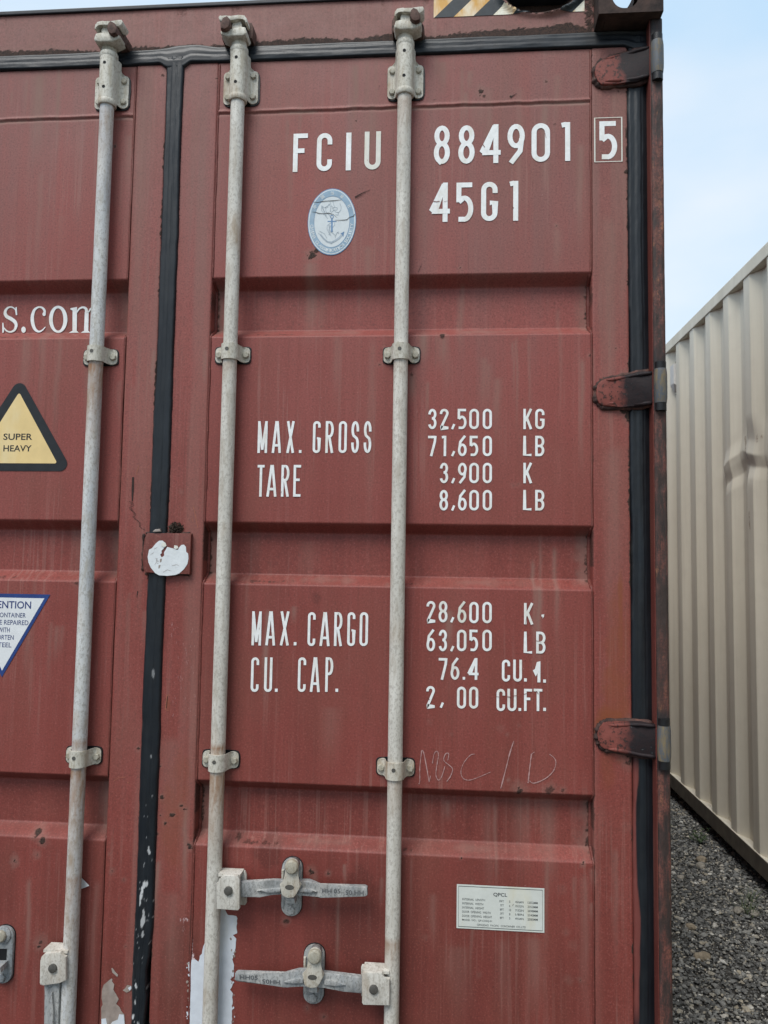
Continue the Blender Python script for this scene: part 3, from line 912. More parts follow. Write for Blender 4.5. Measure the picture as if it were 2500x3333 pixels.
def corr_wall(name, x, sgn, y0, y1, z0, z1, ref, pitch, mat, parent, dep=.036, zs=None, disp=None, flat=(.26, .245)):
    """corrugated sheet in the YZ plane; sgn=-1: outside faces -X. ref = far edge of an outer ridge."""
    pr = []
    k0 = int(math.floor((y0 - ref) / pitch)) - 1; k1 = int(math.ceil((y1 - ref) / pitch)) + 1
    ridge, slope = pitch * flat[0], pitch * flat[1]
    for k in range(k0, k1 + 1):
        e = ref + k * pitch
        pr += [(e - ridge, 0), (e, 0), (e + slope, dep), (e + pitch - ridge - slope, dep)]
    ys = [p[0] for p in pr]; ds = [p[1] for p in pr]
    base = [y for y in ys if y0 < y < y1] + [y0, y1]
    if disp: base += list(np.arange(y0, y1, .007))
    else: base += [y + d for y in ys for d in (-.006, .006) if y0 < y + d < y1]
    yy = np.unique(np.round(base, 4))
    dd = np.interp(yy, ys, ds)
    # soften the folds
    if not disp:
        dd = (np.interp(yy - .006, ys, ds) + 2 * dd + np.interp(yy + .006, ys, ds)) / 4
    zz = np.array([z0, z1]) if zs is None else zs
    YY, ZZ = np.meshgrid(yy, zz); DDp = np.tile(dd, (len(zz), 1))
    if disp: DDp = disp(YY, ZZ, DDp)
    XX = x - sgn * DDp
    V = np.stack([XX, YY, ZZ], -1).reshape(-1, 3)
    idx = np.arange(len(V)).reshape(XX.shape)
    Q = np.stack([idx[:-1, :-1], idx[:-1, 1:], idx[1:, 1:], idx[1:, :-1]], -1).reshape(-1, 4)
    if sgn < 0: Q = Q[:, ::-1]
    me = bpy.data.meshes.new(name)
    me.from_pydata(V.tolist(), [], Q.tolist()); me.materials.append(mat)
    if disp:
        me.polygons.foreach_set('use_smooth', [True] * len(me.polygons)); me.set_sharp_from_angle(angle=R(50))
        r = disp(YY, ZZ, None)
        a = me.attributes.new('rust', 'FLOAT', 'POINT'); a.data.foreach_set('value', r.ravel().astype(np.float32))
    else:
        me.polygons.foreach_set('use_smooth', [True] * len(me.polygons))
    return link(name, me, parent)


for s in (1, -1):
    corr_wall('side_wall', s * 1.203, s, .11, 12.08, .12, 2.86, .4, .278, M_RED, red)
    b = bmesh.new(); box(b, *sorted((s * 1.150, s * 1.205)), .115, 12.07, 2.8615, 2.892, .004); from_bm('top_rail', b, M_RED, red)
    b = bmesh.new(); box(b, *sorted((s * 1.150, s * 1.206)), .115, 12.07, .012, .119, .004); from_bm('bottom_rail', b, M_RED, red)
b = bmesh.new(); box(b, -1.149, 1.149, .115, 12.07, 2.872, 2.885); from_bm('roof', b, M_RED, red)
b = bmesh.new(); box(b, -1.149, 1.149, 12.03, 12.07, .02, 2.871); from_bm('end_wall', b, M_RED, red)
b = bmesh.new(); box(b, -1.149, 1.149, .09, 12.02, .02, .16); from_bm('floor_frame', b, M_BDARK, red)


# ------------------------------------------------------------------ hinges
def hinge(zc, hh, tilt, lab):
    b = bmesh.new()
    x0, x1 = 1.054, 1.187
    pts = []
    hl, hr = hh * .42, hh * .52
    for k in range(9):
        a = math.pi / 2 + math.pi * k / 8
        pts.append((x0 + .022 + .022 * math.cos(a), zc + tilt * -.4 + hl * math.sin(a)))
    pts += [(1.11, zc - hl * 1.05 + tilt * -.1), (1.15, zc - hr * .98 + tilt * .2), (x1, zc - hr * .90 + tilt * .5), (x1, zc + hr * .95 + tilt * .6), (1.15, zc + hr + tilt * .3), (1.11, zc + hl * 1.12)]
    prism(b, pts, -.013, -.001, .0035)
    for v in b.verts:
        v.co.y -= max(0, v.co.x - 1.125) * .26 if v.co.y < -.006 else max(0, v.co.x - 1.125) * .2
        # dished middle, like a pressed blade
        nn = float(vnoise(np.array(v.co.x * 55), np.array(v.co.z * 55 + zc * 7), 215)) - .5
        v.co.z += nn * .006; v.co.y += nn * .003
    o = from_bm('hinge', b, [M_HINGE], red, angle=40)
    for sg in (1, -1):
        bb = bmesh.new(); zq = lambda x: zc + tilt * (x - 1.10) / .09 * .5 + sg * (hl * .86 + (hr - hl) * min(1, max(0, (x - 1.09) / .06)) * .9)
        tube(bb, [(x, -.0125 - max(0, x - 1.125) * .26, zq(x)) for x in np.linspace(1.078, 1.180, 14)], [.0015, .0032] + [.0042 + .0014 * random.random() for _ in range(11)] + [.003], 8)
        from_bm('hinge_rim', bb, [M_HINGE], o, True)
    tag(o, lab)
    b = bmesh.new()
    loop = [Vector((x, -.0015 - max(0, x - 1.125) * .2, z)) for x, z in pts[:12]]
    loop = [Vector((1.175, -.015, zc + hr * .97 + tilt * .5)), Vector((1.14, -.006, zc + hr * .98 + tilt * .2)), Vector((1.11, -.0015, zc + hl * 1.14))] + loop
    path = []
    for i in range(len(loop) - 1):
        for q in range(4): path.append(loop[i].lerp(loop[i + 1], q / 4))
    path.append(loop[-1])
    rr = [.0040 + .0065 * float(vnoise(np.array(i * .7), np.array(zc * 9), 210)) for i in range(len(path))]
    tube(b, path, rr, 6)
    from_bm('weld_bead', b, M_HWELD, o, True)
    b = bmesh.new()
    kz0, kz1 = zc - hr * .98 + tilt * .6, zc + hr * 1.0 + tilt * .6
    tube(b, [(1.1955, -.036, z) for z in np.linspace(kz0, kz1, 8)], [.0135, .0148, .015, .015, .015, .015, .0148, .0135], 20)
    from_bm('hinge_knuckle', b, M_KNUCK, o, angle=50)
    b = bmesh.new()
    tube(b, [(1.1955, -.036, kz0 - .018), (1.1955, -.036, kz1 + .016)], .0128, 14)
    from_bm('hinge_pin', b, M_SEAL, o, angle=50)


def make_hinge_mat():
    mt, t, bs = new_mat('hinge_paint_and_grease'); g = NB(t)
    v = g.pos(); n = g.noise(v, 120, 4, .65); n2 = g.noise(v, 28, 3)
    sx_ = g.n('ShaderNodeSeparateXYZ'); ge = g.n('ShaderNodeNewGeometry'); g.lk(ge.outputs['Position'], sx_.inputs[0])
    base = g.ramp(n2, [(.3, (.15, .040, .031)), (.7, (.225, .066, .052))])
    base = g.mix(g.ramp(n, [(.52, 0.0), (.62, .9)]), base, (.035, .020, .017))
    # grease rubbed off the seal, with an uneven edge
    gx = g.math('ADD', sx_.outputs[0], g.math('MULTIPLY', g.math('SUBTRACT', n2, .5), .075))
    gm = g.math('DIVIDE', g.math('SUBTRACT', gx, 1.102), .026, True)
    base = g.mix(g.math('MULTIPLY', gm, .94), base, (.007, .008, .010))
    base = g.mix(g.math('MULTIPLY', gm, g.ramp(n, [(.66, 0.0), (.72, .7)])), base, (.20, .20, .20))
    g.lk(base, bs.inputs['Base Color']); bs.inputs['Roughness'].default_value = .62; bs.inputs['Specular IOR Level'].default_value = .25
    g.lk(g.bump(n, .5, .0015), bs.inputs['Normal'])
    return mt


M_HINGE = make_hinge_mat()
M_HWELD = make_plain('grimy_weld', (.060, .032, .027), .8, .5, 90, .8, stain=(.16, .07, .05), stain_amt=.7)
hinge(2.672, .078, .014, 'upper hinge smeared with black grease')
hinge(1.878, .078, .010, 'middle hinge with black greasy end')
hinge(1.076, .075, -.006, 'lower hinge with orange rust around it')
hinge(.36, .086, 0, 'lowest hinge')

# ------------------------------------------------------------------ locking rods
RODX = [-.165, .1735, .5917]
RODY, RODR = -.028, .0172
ROD4 = -.580


def saddle(name, xc, zb, zt, hw, sleeve_r, top_extra, mat, sealant=True):
    """plate with a half-round sleeve pressed over the rod, plate corners rounded; returns the object"""
    cr = .011
    zmax = zt + top_extra
    zs = np.unique(np.concatenate([np.linspace(zb, zb + cr, 6), np.linspace(zb + cr, zt - cr, 10), np.linspace(zt - cr, zt, 7), np.linspace(zt, zmax, 6) if top_extra else []]))
    us = np.linspace(-1, 1, 61)
    V, idx = [], []
    for z in zs:
        e = min(z - zb, zt - z) if z <= zt else 0
        if z <= zt and e < cr: wv = hw - cr + math.sqrt(max(0, cr * cr - (cr - e) ** 2))
        elif z <= zt: wv = hw
        else: wv = sleeve_r + .0035 + (hw - cr - sleeve_r) * max(0, 1 - (z - zt) / (top_extra * .45)) ** 3 * .55
        for u in us:
            # more samples over the sleeve
            x = wv * (abs(u) ** 1.0) * (1 if u >= 0 else -1)
            ax = abs(x)
            yb = -.0055
            s = 0.0
            R0 = sleeve_r
            h = -RODY + .0005
            if ax < R0: s = h - .0055 + math.sqrt(R0 * R0 - ax * ax)
            fil = (h - .0055) * max(0, 1 - (ax - R0 * .98) / .009) ** 2 if ax >= R0 * .98 else 0
            y = yb - max(s, fil)
            V.append((xc + x, y, z))
    nx, nz2 = len(us), len(zs)
    V = np.array(V); ids = np.arange(len(V)).reshape(nz2, nx)
    Q = np.stack([ids[:-1, :-1], ids[:-1, 1:], ids[1:, 1:], ids[1:, :-1]], -1).reshape(-1, 4).tolist()
    # thickness: sides back to the door, open sleeve ends capped with a lip
    loop = np.concatenate([ids[0, :], ids[1:, -1], ids[-1, -2::-1], ids[-2:0:-1, 0]])
    B = V[loop].copy(); B[:, 1] = np.minimum(V[loop][:, 1] + .005, -.0004)
    bi = np.arange(len(loop)) + len(V)
    S = np.stack([loop, bi, np.roll(bi, -1), np.roll(loop, -1)], -1).tolist()
    me = bpy.data.meshes.new(name)
    me.from_pydata(np.concatenate([V, B]).tolist(), [], Q + S); me.materials.append(mat)
    me.polygons.foreach_set('use_smooth', [True] * len(Q) + [False] * len(S)); me.set_sharp_from_angle(angle=R(42))
    return link(name, me, red)


def hexbolt(x, z, y, par, r=.0085, h=.008, mat=None, name='bolt', rot=None):
    b = bmesh.new()
    rot = random.random() if rot is None else rot
    rings = []
    for yy, rr in ((y + .002, r), (y - h * .8, r), (y - h, r * .82)):
        rings.append([b.verts.new((x + rr * math.cos(rot + k * math.pi / 3), yy, z + rr * math.sin(rot + k * math.pi / 3))) for k in range(6)])
    for i in range(2):
        for k in range(6): b.faces.new((rings[i][k], rings[i][(k + 1) % 6], rings[i + 1][(k + 1) % 6], rings[i + 1][k]))
    b.faces.new(rings[2])
    return from_bm(name, b, mat or M_BOLT, par)


def roundhead(x, z, y, par, r=.0085, h=.005, mat=None, name='bolt', seg=16):
    b = bmesh.new()
    rings = []
    for yy, rr in ((y + .002, r), (y - h * .55, r), (y - h * .9, r * .8), (y - h, r * .4)):
        rings.append([b.verts.new((x + rr * math.cos(k * 2 * math.pi / seg), yy, z + rr * math.sin(k * 2 * math.pi / seg))) for k in range(seg)])
    for i in range(3):
        for k in range(seg): b.faces.new((rings[i][k], rings[i][(k + 1) % seg], rings[i + 1][(k + 1) % seg], rings[i + 1][k]))
    b.faces.new(rings[3])
    return from_bm(name, b, mat or M_BOLT, par, angle=35)


def sealant(xc, zc, hw, hh, par):
    b = bmesh.new(); pts = []
    for k in range(48):
        a = 2 * math.pi * k / 48; c, s = math.cos(a), math.sin(a)
        q = (abs(c) ** 7 + abs(s) ** 7) ** (-1 / 7)
        j = .0022 * float(vnoise(np.array(k * .6), np.array(xc * 31 + zc * 17), 220))
        pts.append((xc + (hw + .0012 + j) * c * q, zc + (hh + .0012 + j) * s * q))
    prism(b, pts, -.0032, .001, .001)
    return from_bm('sealant', b, M_SEAL, par)


def dot(x, z, y, r, par, mat, name):
    b = bmesh.new(); prism(b, [(x + r * math.cos(k * math.pi / 7), z + r * math.sin(k * math.pi / 7)) for k in range(14)], y, y + .004)
    return from_bm(name, b, mat, par)


def cam_head(xr, mir, par):
    """anti-rack cam at the rod's upper end, traced from the right-hand rod; mir flips it left to right"""
    q = crop(1230, 0, 6.505)
    cx0 = P(1230 + 570 / 6.505, 340 / 6.505 * 1.0, -.045)[0]

    def tr(pts, Y):
        return [((x - cx0) * mir + xr, z + dz) for x, z in q(pts, Y)]
    dz = 0.0
    b = bmesh.new()
    prism(b, tr([(500, 175), (600, 180), (660, 250), (630, 340), (720, 470), (735, 590), (430, 590), (450, 470), (500, 380)][::mir], -.052), -.052, -.018, .004)
    prism(b, tr([(335, 330), (345, 240), (395, 175), (520, 152), (610, 186), (700, 188), (840, 165), (940, 128), (968, 165), (950, 220), (880, 285), (800, 270), (690, 262), (560, 262), (470, 222), (400, 240), (378, 330)][::mir], -.060), -.060, -.022, .004)
    prism(b, tr([(325, 545), (365, 430), (480, 405), (590, 440), (700, 490), (860, 448), (915, 478), (895, 535), (740, 610), (430, 605), (350, 600)][::mir], -.060), -.060, -.020, .004)
    o = from_bm('cam_head', b, M_CAST, par, angle=50)
    b = bmesh.new()
    prism(b, tr([(685, 200), (740, 145), (830, 185), (885, 290), (872, 405), (780, 435), (700, 400), (662, 320)][::mir], -.074), -.074, -.028, .005)
    from_bm('keeper_lug', b, M_BRN, o, angle=50)
    b = bmesh.new()
    prism(b, tr([(285, 420), (320, 345), (400, 320), (470, 420), (470, 640), (300, 690), (278, 600)][::mir], -.030), -.030, .004, .005)
    from_bm('cam_keeper', b, M_BRN, header, angle=50); b = bmesh.new()
    prism(b, tr([(700, 380), (880, 400), (960, 520), (975, 610), (940, 690), (760, 720), (690, 600)][::mir], -.030), -.030, .004, .005)
    from_bm('cam_keeper', b, M_BRN, header, angle=50)


def rod(xr, mir, i, zlo=.10):
    b = bmesh.new()
    zs = np.linspace(zlo, 2.700, 200)
    tube(b, [(xr, RODY, z) for z in zs], RODR, 28)
    o = from_bm('lock_rod', b, M_ROD2 if i == 0 else M_ROD, red, angle=60)
    a = o.data.attributes.new('rust', 'FLOAT', 'POINT')
    val = []
    for v in o.data.vertices:
        z = v.co.z; r = 0.0
        for zc, ln, s in GUIDE_RUST[i]:
            if zc - ln < z < zc: r = max(r, s * (1 - (zc - z) / ln))
        r *= .4 + .9 * float(vnoise(np.array(v.co.x * 260 + v.co.y * 200), np.array(z * 45), 230))
        val.append(min(1, r))
    a.data.foreach_set('value', val)
    # upper bearing: sleeve, neck, rings
    def ring(z0, z1, r0, r1=None, mt=M_CAST, nm='rod_collar'):
        b = bmesh.new(); r1 = r1 or r0
        n = 24
        tube(b, [(xr, RODY, z) for z in (z0, z0 + .002, z1 - .002, z1)], [r0 * .94, r0, r1, r1 * .94], n)
        return from_bm(nm, b, mt, o, angle=40)
    ring(2.6105, 2.6255, .0228)
    ring(2.7355, 2.7500, .0226)
    ring(2.748, 2.782, .0190, .0190, M_BOLT if i == 0 else M_CAST, 'rod_neck')
    ring(2.778, 2.793, .0225, .0205)
    cam_head(xr, mir, o)
    return o


GUIDE_RUST = [[(1.955, .28, .85), (.972, .26, .85), (2.6, .3, .35), (.72, .3, .5), (1.03, .03, .6)], [(1.95, .05, .4), (.972, .22, .8), (1.03, .03, .9)], [(1.95, .05, .3), (.972, .1, .4), (2.6, .1, .4), (.62, .08, .7)], [(1.95, .2, .5), (.97, .2, .5)]]
for i, (xr, mir) in enumerate(((RODX[0], 1), (RODX[1], -1), (RODX[2], 1), (ROD4, -1))):
    rod(xr, mir, i)
    br = saddle('bearing_bracket', xr, 2.6195, 2.7065, .0445, .0212, .030, M_CAST)
    sealant(xr + .0015, 2.6615, .0447, .0442, br)
    for bx in (-.0325, .0325):
        for bz in (2.636, 2.691):
            if random.random() < .7: hexbolt(xr + bx, bz, -.0055, br, .0078, .0075)
            else: roundhead(xr + bx, bz, -.0055, br, .0078, .006)
    for bz in (2.651, 2.7145):
        dot(xr - .001, bz, RODY - .0212 - .0009, .0041, br, M_HOLE, 'grease_hole')
    for zc in (1.970, .990, .30):
        # the two visible guides sit at slightly different heights on each rod
        z0 = zc + (.003 if i == 1 else 0) * (zc > .5)
        gd = saddle('rod_guide', xr, z0 - .0195, z0 + .0195, .0435, .0215, 0, M_CAST)
        sealant(xr, z0, .0433, .0195, gd)
        for bx in (-.034, .034): hexbolt(xr + bx, z0 - .001, -.0055, gd, .0082, .0075)
        dot(xr - .002, z0 + .004, RODY - .0215 - .0012, .0046, gd, M_PIN, 'guide_pin')

# ------------------------------------------------------------------ handles
H1 = crop(660, 2760, 2.860)
B2 = crop(550, 2650, 2.07375)
LH = crop(0, 2960, 5.184)


def text_faces(body, bold=0.0):
    cu = bpy.data.curves.new('txt', 'FONT'); cu.body = body; cu.resolution_u = 3; cu.fill_mode = 'BOTH' if False else 'FRONT'
    cu.offset = bold
    ob = bpy.data.objects.new('txt', cu); C.objects.link(ob)
    dg = bpy.context.evaluated_depsgraph_get(); dg.update()
    me = bpy.data.meshes.new_from_object(ob.evaluated_get(dg))
    V = np.empty(len(me.vertices) * 3); me.vertices.foreach_get('co', V); V = V.reshape(-1, 3)[:, :2]
    F = [tuple(p.vertices) for p in me.polygons]
    bpy.data.objects.remove(ob); bpy.data.meshes.remove(me); bpy.data.curves.remove(cu)
    return V, F


class Buf:
    """flat print collector: polygons in the XZ plane with layers"""
    def __init__(s): s.v = []; s.f = []; s.m = []
    def poly(s, pts, y, mi=0):
        a = 0
        n = len(pts)
        for i in range(n): a += pts[i][0] * pts[(i + 1) % n][1] - pts[(i + 1) % n][0] * pts[i][1]
        if a < 0: pts = pts[::-1]
        k = len(s.v); s.v += [(x, y, z) for x, z in pts]; s.f.append(tuple(range(k, k + n))); s.m.append(mi)
    def text(s, body, x0, x1, z0, z1, y, mi=0, keep=False, rot=0.0, bold=0.0, M=None):
        """fit text in a box; keep=True keeps proportions (centre in the box); M maps local unit (0..1) to world"""
        V, F = text_faces(body, bold)
        if len(V) == 0: return
        lo, hi = V.min(0), V.max(0)
        U = (V - lo) / np.maximum(hi - lo, 1e-6)
        if rot: U = 1 - U
        k = len(s.v)
        for u, v in U:
            if M: X, Z = M(u, v)
            else: X, Z = x0 + u * (x1 - x0), z0 + v * (z1 - z0)
            s.v.append((X, y, Z))
        for f in F: s.f.append(tuple(i + k for i in f)); s.m.append(mi)
    def ribbon(s, pts, wd, y, mi=0, closed=False):
        pts = [np.array(p, float) for p in pts]; n = len(pts)
        if n < 2: return
        ws = wd if hasattr(wd, '__len__') else [wd] * n
        L, Rr = [], []
        for i in range(n):
            if closed: a, c = pts[(i - 1) % n], pts[(i + 1) % n]
            else: a, c = pts[max(i - 1, 0)], pts[min(i + 1, n - 1)]
            d1 = pts[i] - a; d2 = c - pts[i]
            t = (c - a); t = t / (np.hypot(*t) + 1e-12)
            nrm = np.array([-t[1], t[0]])
            k = 1.0
            if np.hypot(*d1) > 1e-9 and np.hypot(*d2) > 1e-9:
                cosv = np.dot(d1, d2) / np.hypot(*d1) / np.hypot(*d2)
                k = 1 / max(.5, math.sqrt(max(0, (1 + cosv) / 2)))
            L.append(pts[i] + nrm * ws[i] / 2 * k); Rr.append(pts[i] - nrm * ws[i] / 2 * k)
        k0 = len(s.v); s.v += [(p[0], y, p[1]) for p in L] + [(p[0], y, p[1]) for p in Rr]
        for i in range(n if closed else n - 1):
            j = (i + 1) % n
            s.f.append((k0 + n + i, k0 + n + j, k0 + j, k0 + i)); s.m.append(mi)
    def build(s, name, mats, parent, label=None):
        me = bpy.data.meshes.new(name); me.from_pydata(s.v, [], s.f)
        for mt in mats: me.materials.append(mt)
        me.polygons.foreach_set('material_index', s.m)
        o = link(name, me, parent)
        if label: tag(o, label)
        return o


def emboss(o, body, pts4, y, mat, name='raised_lettering'):
    """pts4: lower-left, lower-right, upper-left of the text box"""
    (ax, az), (bx, bz), (cx_, cz_) = pts4
    bf = Buf(); bf.text(body, 0, 1, 0, 1, y, 0, bold=.012, M=lambda u, v: (ax + u * (bx - ax) + v * (cx_ - ax), az + u * (bz - az) + v * (cz_ - az)))
    return bf.build(name, [mat], o)


M_EMB = make_plain('stamped_lettering', (.115, .12, .125), .6, .2, 90, .2)


def retainer(dx, dzz, hasp=True, lab=None, slot=False):
    """plate with swinging hasp that holds a handle; offset from the upper one"""
    sh = lambda pts: [(x + dx, z + dzz) for x, z in pts]
    st_ = [(838 + 94 * math.cos(a), 176 - 94 * math.sin(a)) for a in np.linspace(0, math.pi, 11)] + [(838 - 9 + 94 * math.cos(a), 530 - 94 * math.sin(a)) for a in np.linspace(math.pi, 2 * math.pi, 11)]
    b = bmesh.new(); prism(b, sh(H1(st_)), -.0085, 0, .003)
    o = from_bm('handle_retainer', b, M_HAND, red, angle=50)
    if lab: tag(o, lab)
    b = bmesh.new(); prism(b, [(x, z) for x, z in sh(H1([(838 + (x - 838) * 1.06, 350 + (z - 350) * 1.03) for x, z in st_]))], -.002, .0005, .001)
    from_bm('sealant', b, M_SEAL, o)
    (bx, bz), = sh(H1([(825, 562)]))
    hexbolt(bx, bz, -.0085, o, .0105, .005, M_HAND)
    b = bmesh.new(); prism(b, sh(H1([(785, 452), (862, 452), (868, 505), (780, 498)], -.03)), -.040, -.008, .003)
    from_bm('catch_block', b, M_HAND, o, angle=40)
    b = bmesh.new(); prism(b, sh(H1([(744, 185), (766, 185), (762, 300), (742, 300)])), -.014, -.006, .002)
    from_bm('stop_tab', b, M_CAST, o)
    if hasp:
        ar = [(830 + 60 * math.cos(a), 165 - 60 * math.sin(a)) for a in np.linspace(0, math.pi, 10)]
        b = bmesh.new(); prism(b, sh(H1(ar + [(770, 285), (718, 340), (735, 425), (752, 445), (790, 462), (850, 456), (878, 420), (917, 345), (886, 290)], -.056)), -.060, -.050, .003)
        h = from_bm('hasp', b, M_CAST, o, angle=45)
        (x, z), = sh(H1([(808, 367)], -.06))
        b = bmesh.new(); prism(b, [(x + .0105 * math.cos(k * math.pi / 8), z + .0056 * math.sin(k * math.pi / 8)) for k in range(16)], -.0606, -.055)
        from_bm('hasp_hole', b, M_PIN, h)
        (x, z), = sh(H1([(830, 170)], -.06)); roundhead(x, z, -.060, h, .0155, .011, M_BOLT, 'hasp_bolt', 20)
        b = bmesh.new(); (x, z), = sh(H1([(838, 170)], -.03)); tube(b, [(x, -.050, z), (x, -.008, z)], .013, 14); from_bm('hasp_spacer', b, M_HAND, h)
    else:
        (x, z), = sh(H1([(822, 175)], -.012)); roundhead(x, z, -.0085, o, .020, .006, M_HAND, 'washer', 20); roundhead(x - .002, z - .001, -.0145, o, .0135, .008, M_BOLT, 'bolt', 20)
    if slot:
        b = bmesh.new(); prism(b, sh(H1([(790, 292), (872, 292), (866, 470), (786, 470)])), -.0090, -.004)
        from_bm('slot', b, M_HOLE, o)
    return o


def clevis(pts, pin, xr):
    b = bmesh.new(); prism(b, pts, -.058, -.050, .003)
    xs = [p[0] for p in pts]; zs = [p[1] for p in pts]
    box(b, min(xs) + .002, max(xs) - .003, -.0495, -.014, max(zs) - .007, max(zs) - .001)
    bp = [(x + .006 * (1 if xr < min(xs) + .02 else -1), z - .004) for x, z in pts]
    prism(b, bp, -.020, -.014, .001)
    o = from_bm('handle_clevis', b, M_ROD, red, angle=45)
    b = bmesh.new(); tube(b, [(pin[0], -.0632, pin[1]), (pin[0], -.0625, pin[1]), (pin[0], -.018, pin[1])], [.0085, .0098, .0098], 18)
    from_bm('clevis_pin', b, M_PIN, o, angle=40)
    return o


# upper handle, hinged on the middle rod
clevis(H1([(128, 330), (165, 292), (190, 250), (330, 255), (345, 290), (346, 560), (330, 580), (130, 565)], -.055), H1([(238, 400)], -.06)[0], RODX[1])
b = bmesh.new()
prism(b, H1([(330, 318), (530, 308), (650, 300), (740, 303), (990, 302), (1090, 345), (1508, 357), (1530, 368), (1533, 440), (1510, 452), (1090, 466), (960, 430), (740, 428), (640, 435), (530, 456), (330, 460)], -.044), -.046, -.034, .003)
h1 = from_bm('door_handle', b, M_HAND, red, angle=45)
tag(h1, 'upper locking handle stamped with letters, pointing right')
b = bmesh.new()
prism(b, H1([(500, 402), (560, 385), (725, 372), (725, 418), (600, 414)], -.05), -.052, -.0455, .003)
from_bm('handle_rib', b, M_HAND, h1, angle=50); b = bmesh.new()
prism(b, H1([(890, 372), (1010, 385), (1065, 408), (1000, 414), (890, 418)], -.05), -.052, -.0455, .003)
from_bm('handle_rib', b, M_HAND, h1, angle=50)
emboss(h1, 'HH 05', H1([(1112, 420), (1280, 422), (1112, 378)], -.046), -.0468, M_EMB)
emboss(h1, 'HH 05', H1([(1497, 396), (1330, 390), (1497, 442)], -.046), -.0468, M_EMB)
retainer(0, 0, True, 'upper handle retainer with swinging hasp')
# lower handle, hinged on the right rod
clevis(B2([(1310, 1065), (1440, 1066), (1455, 1105), (1490, 1110), (1490, 1288), (1312, 1285), (1303, 1270), (1303, 1080)], -.055), B2([(1381, 1184)], -.06)[0], RODX[2])
b = bmesh.new()
prism(b, B2([(445, 1078), (458, 1066), (780, 1078), (872, 1052), (960, 1050), (1050, 1068), (1325, 1102), (1325, 1212), (1180, 1195), (1050, 1160), (910, 1150), (800, 1166), (775, 1166), (460, 1128), (445, 1118)], -.044), -.046, -.034, .003)
h2 = from_bm('door_handle', b, M_HAND, red, angle=45)
tag(h2, 'lower locking handle stamped with letters, pointing left')
b = bmesh.new()
prism(b, B2([(775, 1132), (860, 1110), (905, 1112), (905, 1140), (830, 1142)], -.05), -.052, -.0455, .002)
from_bm('handle_rib', b, M_HAND, h2, angle=50); b = bmesh.new()
prism(b, B2([(1045, 1118), (1120, 1125), (1192, 1152), (1120, 1160), (1045, 1150)], -.05), -.052, -.0455, .002)
from_bm('handle_rib', b, M_HAND, h2, angle=50)
emboss(h2, 'HH05', B2([(478, 1113), (600, 1119), (478, 1083)], -.046), -.0468, M_EMB)
emboss(h2, 'HH05', B2([(750, 1120), (630, 1112), (750, 1149)], -.046), -.0468, M_EMB)
o1 = B2([(832, 350)], -.06)[0]; o2 = B2([(986, 955)], -.06)[0]
retainer(o2[0] - o1[0], o2[1] - o1[1], True, 'lower handle retainer with swinging hasp')
# hanging handle on the left door and its empty retainer
clevis(LH([(765, 735), (1035, 710), (1060, 770), (1120, 795), (1120, 1190), (1010, 1240), (740, 1278), (690, 1265), (675, 1230), (692, 850), (700, 800)], -.055), LH([(888, 995)], -.06)[0], RODX[0])
b = bmesh.new()
prism(b, LH([(745, 1200), (1008, 1180), (1000, 1500), (985, 1934), (960, 2500), (790, 2520), (752, 1934), (760, 1500)], -.044), -.046, -.034, .003)
h3 = from_bm('door_handle', b, M_HAND, red, angle=45)
tag(h3, 'grey locking handle hanging straight down beside the left rod')
b = bmesh.new()
prism(b, LH([(870, 1400), (885, 1400), (905, 1700), (915, 2300), (840, 2300), (845, 1700)], -.05), -.053, -.0455, .003)
from_bm('handle_rib', b, M_HAND, h3, angle=50)
q1 = H1([(838, 350)])[0]; q2 = P(93 / 5.184, 2960 + 737 / 5.184)
retainer(q2[0] - q1[0], q2[1] - q1[1], False, 'empty handle retainer with a slot at the left edge', slot=True)


# ------------------------------------------------------------------ stencil lettering
def arc(cx, cy, rx, ry, a0, a1, n=12):
    return [(cx + rx * math.cos(R(a0 + (a1 - a0) * k / n)), cy + ry * math.sin(R(a0 + (a1 - a0) * k / n))) for k in range(n + 1)]


